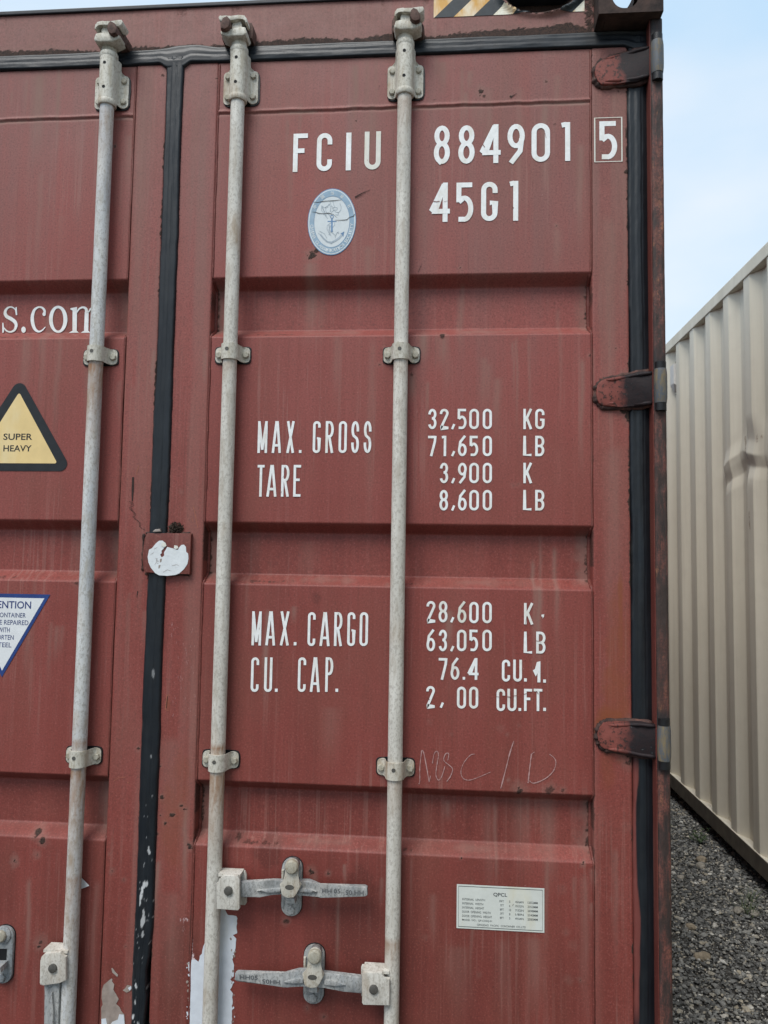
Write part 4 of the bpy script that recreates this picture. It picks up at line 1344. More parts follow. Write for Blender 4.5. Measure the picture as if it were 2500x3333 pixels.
def glyph(ch, w, h, s):
    """centre-line strokes of a condensed stencil letter in a w x h box with pen s; returns list of (points, closed)"""
    l, r, b_, t = s / 2, w - s / 2, s / 2, h - s / 2
    cx, cw = w / 2, (w - s) / 2
    ry = min(cw * 1.05, h * .22)
    m_ = h * .5
    if ch in '0O':
        return [(arc(cx, t - ry, cw, ry, 0, 180) + arc(cx, b_ + ry, cw, ry, 180, 360), True)]
    if ch == 'C': return [([(r, t - ry - h * .10)] + arc(cx, t - ry, cw, ry, 0, 180) + arc(cx, b_ + ry, cw, ry, 180, 360) + [(r, b_ + ry + h * .10)], False)]
    if ch == 'G': return [([(r, t - ry - h * .08)] + arc(cx, t - ry, cw, ry, 0, 180) + arc(cx, b_ + ry, cw, ry, 180, 360) + [(r, h * .46), (cx + s * .1, h * .46)], False)]
    if ch == 'U': return [([(l, h)] + arc(cx, b_ + ry, cw, ry, 180, 360) + [(r, h)], False)]
    if ch == 'I': return [([(cx, 0), (cx, h)], False)]
    if ch == '1': return [([(r, 0), (r, h)], False), ([(r - s * .3, h - s * .42), (0, h - s * .62)], False)]
    if ch == 'F': return [([(l, 0), (l, h)], False), ([(l, t), (w, t)], False), ([(l, h * .55), (w * .78, h * .55)], False)]
    if ch == 'E': return [([(l, 0), (l, h)], False), ([(l, t), (w, t)], False), ([(l, h * .53), (w * .85, h * .53)], False), ([(l, b_), (w, b_)], False)]
    if ch == 'L': return [([(l, h), (l, b_), (w, b_)], False)]
    if ch == 'T': return [([(cx, 0), (cx, h)], False), ([(0, t), (w, t)], False)]
    if ch == 'M': return [([(l, 0), (l, h)], False), ([(r, 0), (r, h)], False), ([(l, h - s * .2), (cx, h * .10)], False), ([(r, h - s * .2), (cx, h * .10)], False)]
    if ch == 'A': return [([(l * .9, 0), (cx - s * .18, h)], False), ([(w - l * .9, 0), (cx + s * .18, h)], False), ([(w * .22, h * .24), (w * .78, h * .24)], False)]
    if ch == 'X': return [([(l, 0), (r, h)], False), ([(r, 0), (l, h)], False)]
    if ch == 'K': return [([(l, 0), (l, h)], False), ([(l + s * .3, h * .40), (r, h)], False), ([(l + s * .9, h * .54), (r, 0)], False)]
    if ch in 'RPB':
        rr = min(cw, h * .24)
        top = [(l, t), (r - rr, t)] + arc(r - rr, t - h * .22, rr, h * .22, 90, -90, 10) + [(l, t - h * .44)]
        o = [([(l, 0), (l, h)], False), (top, False)]
        if ch == 'R': o.append(([(w * .45, t - h * .44), (r, 0)], False))
        if ch == 'B':
            zb = t - h * .44; hb = (zb - b_) / 2
            o.append(([(l, zb), (r - rr, zb)] + arc(r - rr, zb - hb, rr, hb, 90, -90, 10) + [(l, b_)], False))
        return o
    if ch == 'S':
        hh = (h - s) / 4
        return [([(r, t - hh * 1.25)] + arc(cx, t - hh, cw, hh, 0, 180, 10) + arc(cx, t - hh, cw, hh, 180, 235, 4)[1:] + arc(cx, b_ + hh, cw, hh, 55, 0, 4) + arc(cx, b_ + hh, cw, hh, 0, -180, 10)[1:] + [(l, b_ + hh * 1.25)], False)]
    if ch == '2':
        return [([(l, t - ry * 1.25)] + arc(cx, t - ry, cw, ry, 180, -25, 12) + [(l + s * .15, b_ + s * .3), (l, b_), (w, b_)], False)]
    if ch == '3':
        hu = (h - s) * .235; hl = (h - s) * .265
        return [([(l, t - hu * 1.05)] + arc(cx, t - hu, cw * .95, hu, 170, -80, 12) + [(cx - cw * .15, t - 2 * hu)], False), ([(cx - cw * .15, t - 2 * hu - s * .02)] + arc(cx, b_ + hl, cw, hl, 80, -165, 13), False)]
    if ch == '4': return [([(r - w * .12, 0), (r - w * .12, h)], False), ([(r - w * .12 - s * .2, h - s * .35), (l, h * .27), (l + s * .1, h * .27)], False), ([(l * .4, h * .27), (w, h * .27)], False)]
    if ch == '5':
        hl = (h - s) * .31
        return [([(w * .93, t), (l, t)], False), ([(l, h), (l, h * .50)], False), ([(l, b_ + hl * 1.62)] + arc(cx - cw * .1, b_ + hl, cw * 1.1, hl, 100, -100, 14) + [(l * .9, b_ + s * .05)], False)]
    if ch == '6':
        hl = (h - s) * .285
        return [(arc(cx, b_ + hl, cw, hl, 0, 360, 22)[:-1], True), ([(l + s * .12, b_ + hl * 1.25), (l + cw * .35, h * .70), (w * .80, h)], False)]
    if ch == '9':
        hl = (h - s) * .285
        return [(arc(cx, t - hl, cw, hl, 0, 360, 22)[:-1], True), ([(r - s * .12, t - hl * 1.25), (r - cw * .35, h * .30), (w * .20, 0)], False)]
    if ch == '7': return [([(0, t), (r, t)], False), ([(r, h - s * .05), (r - cw * .15, h * .72), (w * .38, 0)], False)]
    if ch == '8':
        hu = (h - s) * .235; hl = (h - s) * .265
        return [(arc(cx, t - hu, cw * .93, hu, 0, 360, 20)[:-1], True), (arc(cx, b_ + hl, cw, hl, 0, 360, 20)[:-1], True)]
    if ch == '.': return [([(cx, 0), (cx, h)], False)]
    if ch == ',': return [([(w * .25, 0), (w * .75, h)], False)]
    return []


def line_text(ox, oy, items, pen, par, label, mat=None, Y=-.0013, sc_=1.8433):
    """items: (char, x0, x1, ytop, ybottom) in an enlarged crop of the photo"""
    for ch, x0, x1, yt, yb in items:
        bf = Buf()
        A_ = P(ox + x0 / sc_, oy + yb / sc_, Y); Bq = P(ox + x1 / sc_, oy + yt / sc_, Y)
        w_, h_ = Bq[0] - A_[0], Bq[1] - A_[1]
        pn = pen
        if ch == '.': pn = w_
        if ch == ',': pn = pen * .9
        if ch == 'I': pn = min(pen * 1.1, w_)
        for k, (pts, cl) in enumerate(glyph(ch, w_, h_, pn)):
            bf.ribbon([(A_[0] + x, A_[1] + z) for x, z in pts], pn, Y - .00013 * k, 0, cl)
        kind = 'numeral' if ch.isdigit() else ('letter' if ch.isalpha() else ('full_stop' if ch == '.' else 'comma'))
        bf.build(kind, [mat or M_WHITE], par, '%s %s in the line of %s' % (kind.replace('_', ' '), ch, label) if kind in ('letter', 'numeral') else None)


def run(chars, xs, yt, yb, comma=None):
    out_ = []
    for c_, (a, b_) in zip(chars, xs):
        if c_ == '.': out_.append((c_, a, b_, yb - (b_ - a) * 1.1, yb))
        elif c_ == ',': out_.append((c_, a, b_, yb - 30, yb))
        else: out_.append((c_, a, b_, yt, yb))
    return out_


dr = door_r
line_text(650, 0, [('F', 558, 650, 800, 1032), ('C', 700, 797, 797, 1027), ('I', 876, 911, 795, 1022)], .0118, dr, 'white letters F C I of the owner code')
line_text(650, 0, [('U', 987, 1088, 787, 1018)], .0118, dr, 'rust-stained letter U of the owner code', M_CREAM)
line_text(1250, 0, [('8', 298, 397, 752, 985), ('8', 445, 545, 750, 983), ('4', 583, 701, 744, 980), ('9', 740, 845, 742, 978), ('0', 885, 996, 737, 972), ('1', 1066, 1117, 732, 966)], .0122, dr, 'white serial number 884901')
line_text(1250, 500, [('4', 280, 397, 173, 411), ('5', 433, 537, 172, 410), ('G', 582, 682, 168, 405), ('1', 755, 806, 163, 403)], .0122, dr, 'white size and type code 45G1')
bf = Buf()
ln = line_text(1250, 0, [('5', 1293, 1398, 725, 957)], .0122, dr, 'white check digit 5')
(ax, az), (bx_, bz_) = P(1250 + 1264 / 1.8433, 974 / 1.8433), P(1250 + 1425 / 1.8433, 706 / 1.8433)
bf.ribbon([(ax, az), (bx_, az), (bx_, bz_), (ax, bz_)], .0024, -.0022, 0, True)
bf.build('check_digit_box', [M_CREAM], dr, 'thin white box round the check digit')
line_text(650, 1100, run('MAX.GROSS', [(346, 409), (432, 492), (519, 571), (595, 611), (677, 727), (753, 806), (832, 885), (908, 958), (983, 1032)], 499, 690), .0062, dr, 'white words MAX. GROSS')
line_text(650, 1100, run('TARE', [(343, 390), (400, 465), (487, 540), (560, 609)], 762, 952), .0062, dr, 'white word TARE')
N6 = [(264, 316), (334, 388), (402, 428), (441, 496), (511, 570), (592, 648)]
line_text(1250, 1100, run('32,500', N6, 425, 547) + run('KG', [(836, 890), (907, 963)], 425, 547), .0060, dr, 'white figures 32,500 KG')
line_text(1250, 1100, run('7', [(263, 316)], 587, 709) + run('1', [(346, 374)], 587, 709) + run(',650', [(402, 428), (443, 497), (513, 566), (592, 648)], 587, 709) + run('LB', [(836, 885), (907, 962)], 587, 709), .0060, dr, 'white figures 71,650 LB')
line_text(1250, 1100, run('3,900', [(334, 386), (402, 428), (443, 497), (511, 570), (592, 648)], 749, 871) + run('K', [(836, 890)], 749, 871), .0060, dr, 'white figures 3,900 K')
line_text(1250, 1100, run('8,600', [(332, 385), (402, 428), (443, 497), (511, 570), (592, 648)], 912, 1035) + run('LB', [(836, 885), (907, 962)], 912, 1035), .0060, dr, 'white figures 8,600 LB')
line_text(650, 1700, run('MAX.', [(310, 373), (394, 457), (480, 540), (564, 581)], 535, 738) + run('CARGO', [(646, 697), (719, 783), (805, 858), (884, 935), (958, 1012)], 540, 742), .0062, dr, 'white words MAX. CARGO')
line_text(650, 1700, run('CU.CAP.', [(305, 358), (385, 438), (451, 468), (587, 640), (661, 724), (752, 803), (814, 831)], 811, 1017), .0062, dr, 'white words CU. CAP.')
line_text(1250, 1700, run('28,', [(254, 309), (327, 382), (396, 423)], 473, 600) + run('00', [(511, 568), (590, 647)], 478, 605) + run('K', [(840, 897)], 485, 612), .0060, dr, 'white figures 28,600 K')
line_text(1250, 1700, run('6', [(440, 495)], 476, 603), .0060, dr, 'yellowed figure 6', M_CREAM)
bf = Buf(); bf.poly(crop(1250, 1700, 1.8433)([(944, 554), (961, 552), (959, 566), (950, 578), (952, 566), (945, 566)]), -.0014); bf.build('lettering', [M_WHITE], dr, 'last flake of a worn-off letter')
line_text(1250, 1700, run('63,050', [(254, 308), (327, 379), (396, 423), (437, 495), (512, 565), (590, 647)], 645, 773) + run('LB', [(840, 889), (913, 969)], 657, 787), .0060, dr, 'white figures 63,050 LB')
line_text(1250, 1700, run('76.4', [(327, 381), (399, 453), (472, 487), (505, 568)], 815, 944) + run('CU.', [(707, 757), (775, 828), (840, 857)], 825, 955) + run('.', [(955, 972)], 825, 962), .0060, dr, 'white figures 76.4 CU.')
bf = Buf(); bf.poly(crop(1250, 1700, 1.8433)([(938, 960), (920, 960), (921, 905), (910, 925), (893, 888), (905, 880), (917, 838), (938, 833)]), -.0014); bf.build('lettering', [M_WHITE], dr, 'remnant of a worn letter M')
line_text(1250, 1700, run('2,', [(252, 306), (334, 360)], 983, 1112) + run('00', [(437, 493), (510, 566)], 987, 1117) + run('CU.FT.', [(675, 727), (740, 795), (807, 823), (840, 889), (898, 950), (955, 972)], 1000, 1132), .0060, dr, 'white figures 2, 00 CU.FT.')

bf = Buf()
q1, q2, q3 = crop(1250, 0, 1.8433), crop(1250, 500, 1.8433), crop(1250, 1700, 1.8433)
for pts, w_ in ((q1([(592, 868), (604, 886)]), .0016), (q2([(292, 287), (312, 291), (334, 288)]), .0016), (q2([(358, 292), (390, 284)]), .0007), (q2([(768, 318), (778, 330)]), .0018), (q3([(740, 1046), (765, 1049)]), .0016), (q3([(770, 1041), (797, 1039)]), .0012),
                (q3([(838, 1031), (858, 1026)]), .0012), (q3([(672, 1045), (690, 1047)]), .0009), (q3([(912, 712), (938, 714)]), .0009), (q3([(262, 1052), (272, 1062)]), .0022), (q1([(966, 800), (972, 832)]), .0007), (q3([(915, 1012), (925, 1030)]), .0014), (q3([(848, 610), (856, 560)]), .0006)):
    bf.ribbon(pts, w_, -.0024)
bf.build('vinyl_cracks', [M_RED], dr)['kind'] = 'stuff'
bf = Buf(); bf.poly(q1([(322, 978), (348, 978), (336, 992)]), -.0016); bf.build('vinyl_drip', [M_WHITE], dr)
# serif lettering on the left door, in the first recess
SQ = crop(0, 950, 5.184)
YS = RDEP - .0016
bf = Buf()


def vs_ribbon(pts, ws, y):
    """variable width stroke through control points (Catmull-Rom), coordinates in the enlarged crop"""
    pts = [np.array(p, float) for p in pts]; o_, w_ = [], []
    for i in range(len(pts) - 1):
        p0 = pts[max(i - 1, 0)]; p1 = pts[i]; p2 = pts[i + 1]; p3 = pts[min(i + 2, len(pts) - 1)]
        for k in range(8):
            t = k / 8
            o_.append(.5 * ((2 * p1) + (-p0 + p2) * t + (2 * p0 - 5 * p1 + 4 * p2 - p3) * t * t + (-p0 + 3 * p1 - 3 * p2 + p3) * t ** 3)); w_.append(ws[i] + (ws[i + 1] - ws[i]) * t)
    o_.append(pts[-1]); w_.append(ws[-1])
    bf.ribbon(SQ([tuple(p) for p in o_], YS), [q * .000145 for q in w_], y)


vs_ribbon([(270, 330), (235, 275), (170, 255), (110, 290), (85, 355), (115, 415), (185, 455), (250, 505), (272, 570), (240, 645), (175, 675), (110, 655), (65, 600)], [10, 22, 28, 44, 56, 62, 66, 64, 54, 42, 30, 26, 12], YS)
bf.poly(SQ([(262, 262), (284, 252), (292, 390), (268, 392), (256, 320)], YS), YS - .0002)
bf.poly(SQ([(38, 522), (58, 520), (74, 640), (62, 688), (38, 690)], YS), YS - .0002)
bf.poly(SQ([(397 + 38 * math.cos(a), 638 + 53 * math.sin(a)) for a in np.linspace(0, 2 * math.pi, 22)[:-1]], YS), YS)
vs_ribbon([(745, 375), (752, 320), (715, 270), (650, 258), (585, 300), (552, 380), (545, 470), (560, 560), (595, 635), (655, 670), (715, 645), (765, 590)], [50, 44, 36, 32, 48, 60, 66, 62, 50, 34, 26, 14], YS)
bf.poly(SQ([(745 + 28 * math.cos(a), 375 + 34 * math.sin(a)) for a in np.linspace(0, 2 * math.pi, 18)[:-1]], YS), YS - .0002)
NO = 40
oc, ic = [], []
for k in range(NO):
    a = 2 * math.pi * k / NO
    oc.append((982 + 155 * math.cos(a), 462 + 229 * math.sin(a))); ic.append((980 + 90 * math.cos(a), 465 + 188 * math.sin(a)))
for k in range(NO):
    l_ = (k + 1) % NO; bf.poly(SQ([oc[k], oc[l_], ic[l_], ic[k]], YS), YS)
for dx in (0, 195, 390):
    bf.poly(SQ([(1225 + dx, 290), (1300 + dx, 255), (1295 + dx, 655), (1330 + dx, 688), (1163 + dx, 690), (1222 + dx, 655)] if dx == 0 else [(1430 + dx - 195, 340), (1497 + dx - 195, 330), (1490 + dx - 195, 655), (1525 + dx - 195, 688), (1363 + dx - 195, 690), (1418 + dx - 195, 655)], YS), YS)
bf.poly(SQ([(1187, 295), (1190, 275), (1300, 255), (1290, 300), (1225, 315)], YS), YS - .0002)
vs_ribbon([(1298, 345), (1340, 285), (1400, 262), (1450, 285), (1466, 350)], [22, 32, 36, 48, 64], YS - .0004)
vs_ribbon([(1493, 345), (1535, 285), (1595, 262), (1645, 285), (1661, 350)], [22, 32, 36, 48, 64], YS - .0004)
bf.build('lettering', [M_WHITE], door_l, 'white serif lettering s.com')

# chalk scrawl
CH = crop(1340, 2390, 3.190)
bf = Buf()


def chalk(pts, wd=.0021):
    q = CH(pts); o_ = []
    pts_ = [np.array(p) for p in q]
    for i in range(len(pts_) - 1):
        p0 = pts_[max(i - 1, 0)]; p1 = pts_[i]; p2 = pts_[i + 1]; p3 = pts_[min(i + 2, len(pts_) - 1)]
        for k in range(6):
            t = k / 6; o_.append(.5 * ((2 * p1) + (-p0 + p2) * t + (2 * p0 - 5 * p1 + 4 * p2 - p3) * t * t + (-p0 + 3 * p1 - 3 * p2 + p3) * t ** 3))
    o_.append(pts_[-1])
    bf.ribbon(o_, [wd * (.45 + .9 * random.random()) for _ in o_], -.0013 - .0001 * len(bf.f) % .0003)


chalk([(75, 515), (85, 480), (85, 340), (105, 165)]); chalk([(105, 165), (125, 190), (155, 340), (182, 498)]); chalk([(182, 498), (195, 430)], .0015)
chalk([(215, 300), (235, 200), (265, 175), (278, 220), (262, 320), (252, 420), (280, 475), (315, 430), (345, 330)], .0017)
chalk([(375, 270), (385, 200), (350, 205), (335, 270), (390, 320), (425, 360), (405, 430), (365, 488)])
chalk([(655, 205), (610, 215), (545, 290), (512, 380), (530, 450), (590, 475), (680, 450), (820, 390)], .0015)
chalk([(1060, 70), (1020, 190), (980, 350), (925, 560)], .0026)
chalk([(1243, 205), (1225, 350), (1208, 505)], .0026); chalk([(1243, 205), (1275, 182)], .0014); chalk([(1430, 205), (1480, 245), (1497, 300), (1470, 380), (1400, 450), (1310, 495), (1255, 505), (1222, 480)], .0022)
bf.build('chalk_writing', [M_CHALK], dr, 'faint chalk handwriting below the capacity figures')

# ------------------------------------------------------------------ stickers
# classification oval
ex, ez = P(950 + 865 / 6.636, 580 + 945 / 6.636)
erx = (P(950 + 1388 / 6.636, 722)[0] - P(950 + 342 / 6.636, 722)[0]) / 2
erz = (P(1080, 580 + 225 / 6.636)[1] - P(1080, 580 + 1665 / 6.636)[1]) / 2
E_ = lambda k, n=48: [(ex + erx * k * math.cos(2 * math.pi * i / n), ez + erz * k * math.sin(2 * math.pi * i / n)) for i in range(n)]


def annulus(bf, k0, k1, y, mi, n=56):
    for i in range(n):
        a, c_ = 2 * math.pi * i / n, 2 * math.pi * (i + 1) / n
        q = lambda k, t: (ex + erx * k[0] * math.cos(t), ez + erz * k[1] * math.sin(t))
        bf.poly([q(k1, a), q(k1, c_), q(k0, c_), q(k0, a)], y, mi)


bf = Buf()
bf.poly(E_(1.0), -.0012, 3); bf.poly(E_(.975), -.0014, 0)
annulus(bf, (.735, .765), (.925, .945), -.0016, 1)
bf.ribbon([(ex + erx * .735 * math.cos(a), ez + erz * .765 * math.sin(a)) for a in np.linspace(0, 2 * math.pi, 57)[:-1]], .0006, -.0018, 3, True)


def ring_text(txt, a0, a1, inside, mi, size=.135):
    n = len(txt)
    for i, ch in enumerate(txt):
        if ch == ' ': continue
        a = R(a0 + (a1 - a0) * i / (n - 1))
        cxx, czz = ex + erx * .832 * math.cos(a), ez + erz * .857 * math.sin(a)
        # normal direction of the ellipse
        nx, nz_ = math.cos(a) / erx, math.sin(a) / erz
        L_ = math.hypot(nx, nz_); nx, nz_ = nx / L_, nz_ / L_
        up = (-nx, -nz_) if inside else (nx, nz_)
        rt = (up[1], -up[0])
        hgt = erx * size; wdt = hgt * (.40 if ch == 'I' else .92)
        bf.text(ch, 0, 1, 0, 1, -.0019, mi, bold=.02, M=lambda u, v: (cxx + rt[0] * (u - .5) * wdt + up[0] * (v - .5) * hgt, czz + rt[1] * (u - .5) * wdt + up[1] * (v - .5) * hgt))


ring_text('CHINA CLASSIFICATION SOCIETY', 188, 353, True, 0)
ring_text('\u4e2d\u56fd\u8239\u7ea7\u793e', 148, 32, False, 0, .15)
EO = crop(950, 580, 6.636)
S_ = lambda pts, w_, mi, y=-.0017: bf.ribbon(EO(pts), w_ * .000111, y, mi)
# anchor
S_([(867, 880), (867, 1100), (868, 1170)], 38, 3); S_([(775, 938), (965, 938)], 22, 3, -.0018)
S_([(868 + 32 * math.cos(a), 838 + 32 * math.sin(a)) for a in np.linspace(0, 2 * math.pi, 20)], 16, 3, -.0019)
S_([(850, 1400), (930, 1360), (1020, 1300), (1090, 1220)], 44, 2, -.0019); bf.poly(EO([(1135, 1155), (1050, 1205), (1085, 1215), (1110, 1280)]), -.0020, 3)
S_([(850, 1400), (770, 1380), (690, 1310), (620, 1220)], 34, 2, -.0018); bf.poly(EO([(850, 1430), (800, 1370), (900, 1370)]), -.0020, 2)
# the creature wound round the anchor: thin outline strokes
for st_ in ([(700, 640), (650, 600), (640, 690), (690, 770), (780, 880)], [(790, 620), (730, 650), (740, 730), (800, 790), (870, 870)], [(840, 970), (770, 1020), (760, 1100), (800, 1180), (850, 1250)], [(920, 960), (930, 1010), (880, 1070)], [(860, 1010), (810, 1080), (840, 1160), (930, 1230), (945, 1300)],
            [(880, 660), (930, 630), (985, 650), (975, 690), (900, 690), (880, 660)], [(870, 730), (910, 700), (960, 740), (1010, 750), (1000, 800), (940, 790)], [(1040, 550), (1065, 620), (1060, 690), (1010, 750)], [(830, 520), (850, 600), (900, 640)], [(890, 510), (910, 590), (930, 630)], [(800, 560), (850, 640), (830, 720), (870, 740)],
            [(945, 1250), (980, 1180), (1020, 1160)], [(980, 1180), (1020, 1200)], [(570, 1190), (640, 1240), (700, 1330), (800, 1400)], [(600, 1150), (700, 1200), (760, 1300)], [(700, 650), (780, 600), (820, 560)]):
    S_(st_, 9, 2, -.0020)
for k in range(9):
    S_([(640 + k * 10, 600 + k * 26), (675 + k * 10, 640 + k * 22)], 7, 2, -.0021); S_([(790 + (k % 4) * 4, 1010 + k * 26), (825 + (k % 4) * 4, 1020 + k * 26)], 8, 2, -.0021)
# cracks in the film
for cr_ in ([(455, 520), (560, 530), (640, 515), (760, 500), (880, 495), (1070, 475)], [(440, 735), (530, 745), (580, 765), (680, 775), (800, 762), (900, 790), (980, 860)], [(930, 915), (1060, 915), (1190, 905), (1250, 850), (1330, 830), (1365, 780)]):
    bf.ribbon(EO(cr_), [.0005, .0013, .0016, .0012, .0017, .0008, .0004][:len(cr_)], -.0024, 4)
bf.build('oval_emblem_sticker', [M_CCSW, M_CCSB, M_CCSL, M_CCSD, M_CRACK], dr, 'faded pale blue oval emblem sticker with an anchor')

# dimension label
bf = Buf()
(ax, az), (bx_, bz_) = (.7365, .6325), (.9355, .7305)
W_, H_ = bx_ - ax, bz_ - az
bf.poly([(ax, az), (bx_, az), (bx_, bz_), (ax, bz_)], -.0014, 0)
ii = .0042
bf.ribbon([(ax + ii, az + ii), (bx_ - ii, az + ii), (bx_ - ii, bz_ - ii), (ax + ii, bz_ - ii)], .0010, -.0017, 1, True)
tx = lambda s_, u0, u1, v, hh, bold=.004: bf.text(s_, ax + W_ * u0, ax + W_ * u1, az + H_ * (v - hh / 2), az + H_ * (v + hh / 2), -.0017, 1, bold=bold)
tx('QPCL', .42, .578, .80, .095, .015)
for k, (nm, u1, cols) in enumerate((('INTERNAL  LENGTH', .325, ('39FT', '5', '45/64IN', '12032MM')), ('INTERNAL  WIDTH', .305, ('7FT', '6', '19/32IN', '2352MM')), ('INTERNAL  HEIGHT', .315, ('8FT', '10', '7/32IN', '2698MM')), ('DOOR  OPENING  WIDTH', .39, ('7FT', '8', '1/8IN', '2340MM')), ('DOOR  OPENING  HEIGHT', .405, ('8FT', '5', '49/64IN', '2585MM')))):
    v = .665 - k * .094
    tx(nm, .065, u1, v, .050)
    for s_, a, b_ in zip(cols, (.485, .60, .67, .81), (.54, .613 if len(cols[1]) == 1 else .622, .765, .925)): tx(s_, a + (.012 if len(s_) == 3 else 0), b_, v - .004, .050)
tx('MODEL  NO.:  QP-COSQ-01', .065, .405, .195, .050); tx('QINGDAO  PACIFIC  CONTAINER  CO.,LTD', .235, .79, .098, .052)
bf.build('dimension_label', [M_LABEL, M_PRINT], dr, 'small pale rectangular label with printed dimensions')


# triangular stickers on the left door
def rtri(c, up, half, hgt, r, n=7):
    """rounded triangle; c = centre of its base line"""
    s_ = 1 if up else -1
    A_ = [np.array(p) for p in ((c[0] - half, c[1]), (c[0] + half, c[1]), (c[0], c[1] + s_ * hgt))]
    if not up: A_ = A_[::-1]
    o_ = []
    for i in range(3):
        p = A_[i]; a = A_[i - 1] - p; b_ = A_[(i + 1) % 3] - p
        a /= np.hypot(*a); b_ /= np.hypot(*b_)
        bis = a + b_; bis /= np.hypot(*bis)
        sn = math.sqrt((1 - np.dot(a, b_)) / 2)
        ctr = p + bis * r / sn
        t0 = p + a * (r / sn * math.sqrt(1 - sn * sn)); t1 = p + b_ * (r / sn * math.sqrt(1 - sn * sn))
        a0 = math.atan2(*(t0 - ctr)[::-1]); a1 = math.atan2(*(t1 - ctr)[::-1]); d = (a1 - a0 + math.pi) % (2 * math.pi) - math.pi
        o_ += [(ctr[0] + r * math.cos(a0 + d * k / n), ctr[1] + r * math.sin(a0 + d * k / n)) for k in range(n + 1)]
    return o_


sq = crop(0, 1200, 1.8433)
apx = sq([(123, 112)])[0]; rc = sq([(382, 560)])[0]; bt = sq([(150, 614)])[0]
cxx = apx[0] - .002; hgt = apx[1] - bt[1]; half = rc[0] - cxx
bf = Buf()
bf.poly(rtri((cxx, bt[1]), True, half * 1.20, hgt * 1.13, .019), -.0012, 0)
iT = sq([(123, 150)])[0]; iB = sq([(150, 568)])[0]; iR = sq([(338, 566)])[0]
bf.poly(rtri((cxx, iB[1]), True, (iR[0] - cxx) * 1.035, (iT[1] - iB[1]) * 1.02, .004), -.0015, 1)
a1, a2 = sq([(22, 428), (197, 390)]); bf.text('SUPER', a1[0], a2[0], a1[1], a2[1], -.0018, 0, bold=.012)
a1, a2 = sq([(22, 497), (192, 460)]); bf.text('HEAVY', a1[0], a2[0], a1[1], a2[1], -.0018, 0, bold=.012)
bf.build('warning_sticker', [M_BLACK, M_YEL], door_l, 'yellow triangle with thick black border reading SUPER HEAVY')
sq = crop(0, 1800, 1.8433)
tr_ = sq([(303, 249)])[0]; bp_ = sq([(12, 745)])[0]
cxx = bp_[0]; half = tr_[0] - cxx
bf = Buf()
bf.poly([(cxx - half, tr_[1]), (cxx + half, tr_[1]), bp_], -.0012, 0)
it = sq([(268, 272)])[0]; ib = sq([(14, 705)])[0]
bf.poly([(cxx - (it[0] - cxx), it[1]), it, (cxx, ib[1])], -.0015, 1)
for s_, xr_, yb, yt in (('ATTENTION', 188, 335, 290), ('THIS CONTAINER', 156, 388, 360), ('MUST BE REPAIRED', 172, 433, 404), ('WITH', 60, 476, 447), ('CORTEN', 84, 521, 492), ('STEEL', 70, 566, 537)):
    a1 = sq([(xr_, yb)])[0]; a2 = sq([(xr_, yt)])[0]
    hw = a1[0] - cxx
    bf.text(s_, cxx - hw, cxx + hw, a1[1], a2[1], -.0018, 2, bold=.014 if s_ == 'ATTENTION' else .004)
bf.build('warning_sticker', [M_BLUE, M_STW, M_NAVY], door_l, 'white inverted triangle with blue border reading ATTENTION')

# ------------------------------------------------------------------ seal plate over the door gap, torn stickers, debris
Z8 = crop(400, 1650, 5.53)
b = bmesh.new()
prism(b, Z8([(440, 470), (1200, 475), (1228, 495), (1205, 1195), (1190, 1222), (1040, 1192), (420, 1190), (370, 1130), (355, 900), (392, 560)], -.014), -.0150, -.001, .002)
sp = sheet  # keep the plate as a bevelled prism
plate = from_bm('seal_plate', b, M_PLATE if 'M_PLATE' in globals() else M_RED, red, angle=40)
tag(plate, 'square red steel plate bridging the gap between the doors')
b = bmesh.new()
for (p0, p1) in (((385, 480), (360, 1140)), ((420, 468), (1215, 478)), ((400, 1196), (1200, 1222)), ((1236, 480), (1212, 1220))):
    a1, a2 = Z8([p0, p1])
    pth = [(a1[0] + (a2[0] - a1[0]) * t, -.001, a1[1] + (a2[1] - a1[1]) * t) for t in np.linspace(0, 1, 22)]
    tube(b, pth, [.0022 + .0028 * random.random() for _ in pth], 5)
from_bm('weld_bead', b, M_HWELD, plate, True)
bf = Buf()
tp = [(445, 900), (470, 770), (520, 745), (600, 650), (650, 608), (710, 605), (770, 650), (785, 700), (740, 740), (695, 790), (700, 830), (670, 860), (695, 905), (720, 895), (745, 870), (740, 820), (770, 770), (800, 720), (850, 735), (920, 750), (985, 775), (1020, 720), (1050, 685), (1100, 678), (1135, 720), (1140, 810), (1175, 840), (1180, 930), (1160, 1030), (1100, 1120), (1010, 1200), (940, 1225), (800, 1240), (650, 1230), (580, 1190), (500, 1090), (460, 1000)]
bf.poly(Z8(tp, -.016), -.0160, 0)
bf.poly(Z8([(700, 640), (760, 640), (785, 700), (740, 725), (690, 700)], -.017), -.0175, 1); bf.poly(Z8([(925, 690), (985, 700), (1000, 740), (950, 760), (920, 740)], -.017), -.0175, 1)
for q in ([(670, 935), (705, 930), (695, 985), (665, 1000)], [(645, 1050), (680, 1045), (660, 1105), (640, 1108)]): bf.poly(Z8(q, -.016), -.0164, 2)
for q in ([(580, 920), (620, 930), (600, 980), (650, 970)], [(575, 1040), (600, 1000), (640, 1020)], [(600, 940), (640, 990)], [(880, 1060), (960, 1040), (1010, 1050)], [(720, 1180), (800, 1130), (860, 1150)], [(500, 860), (560, 820)], [(560, 760), (620, 730)]): bf.ribbon(Z8(q, -.016), .0007, -.0165, 2)
o = bf.build('torn_sticker', [M_PAPER2, M_CREAM, M_GLUE], plate, 'torn round white sticker')

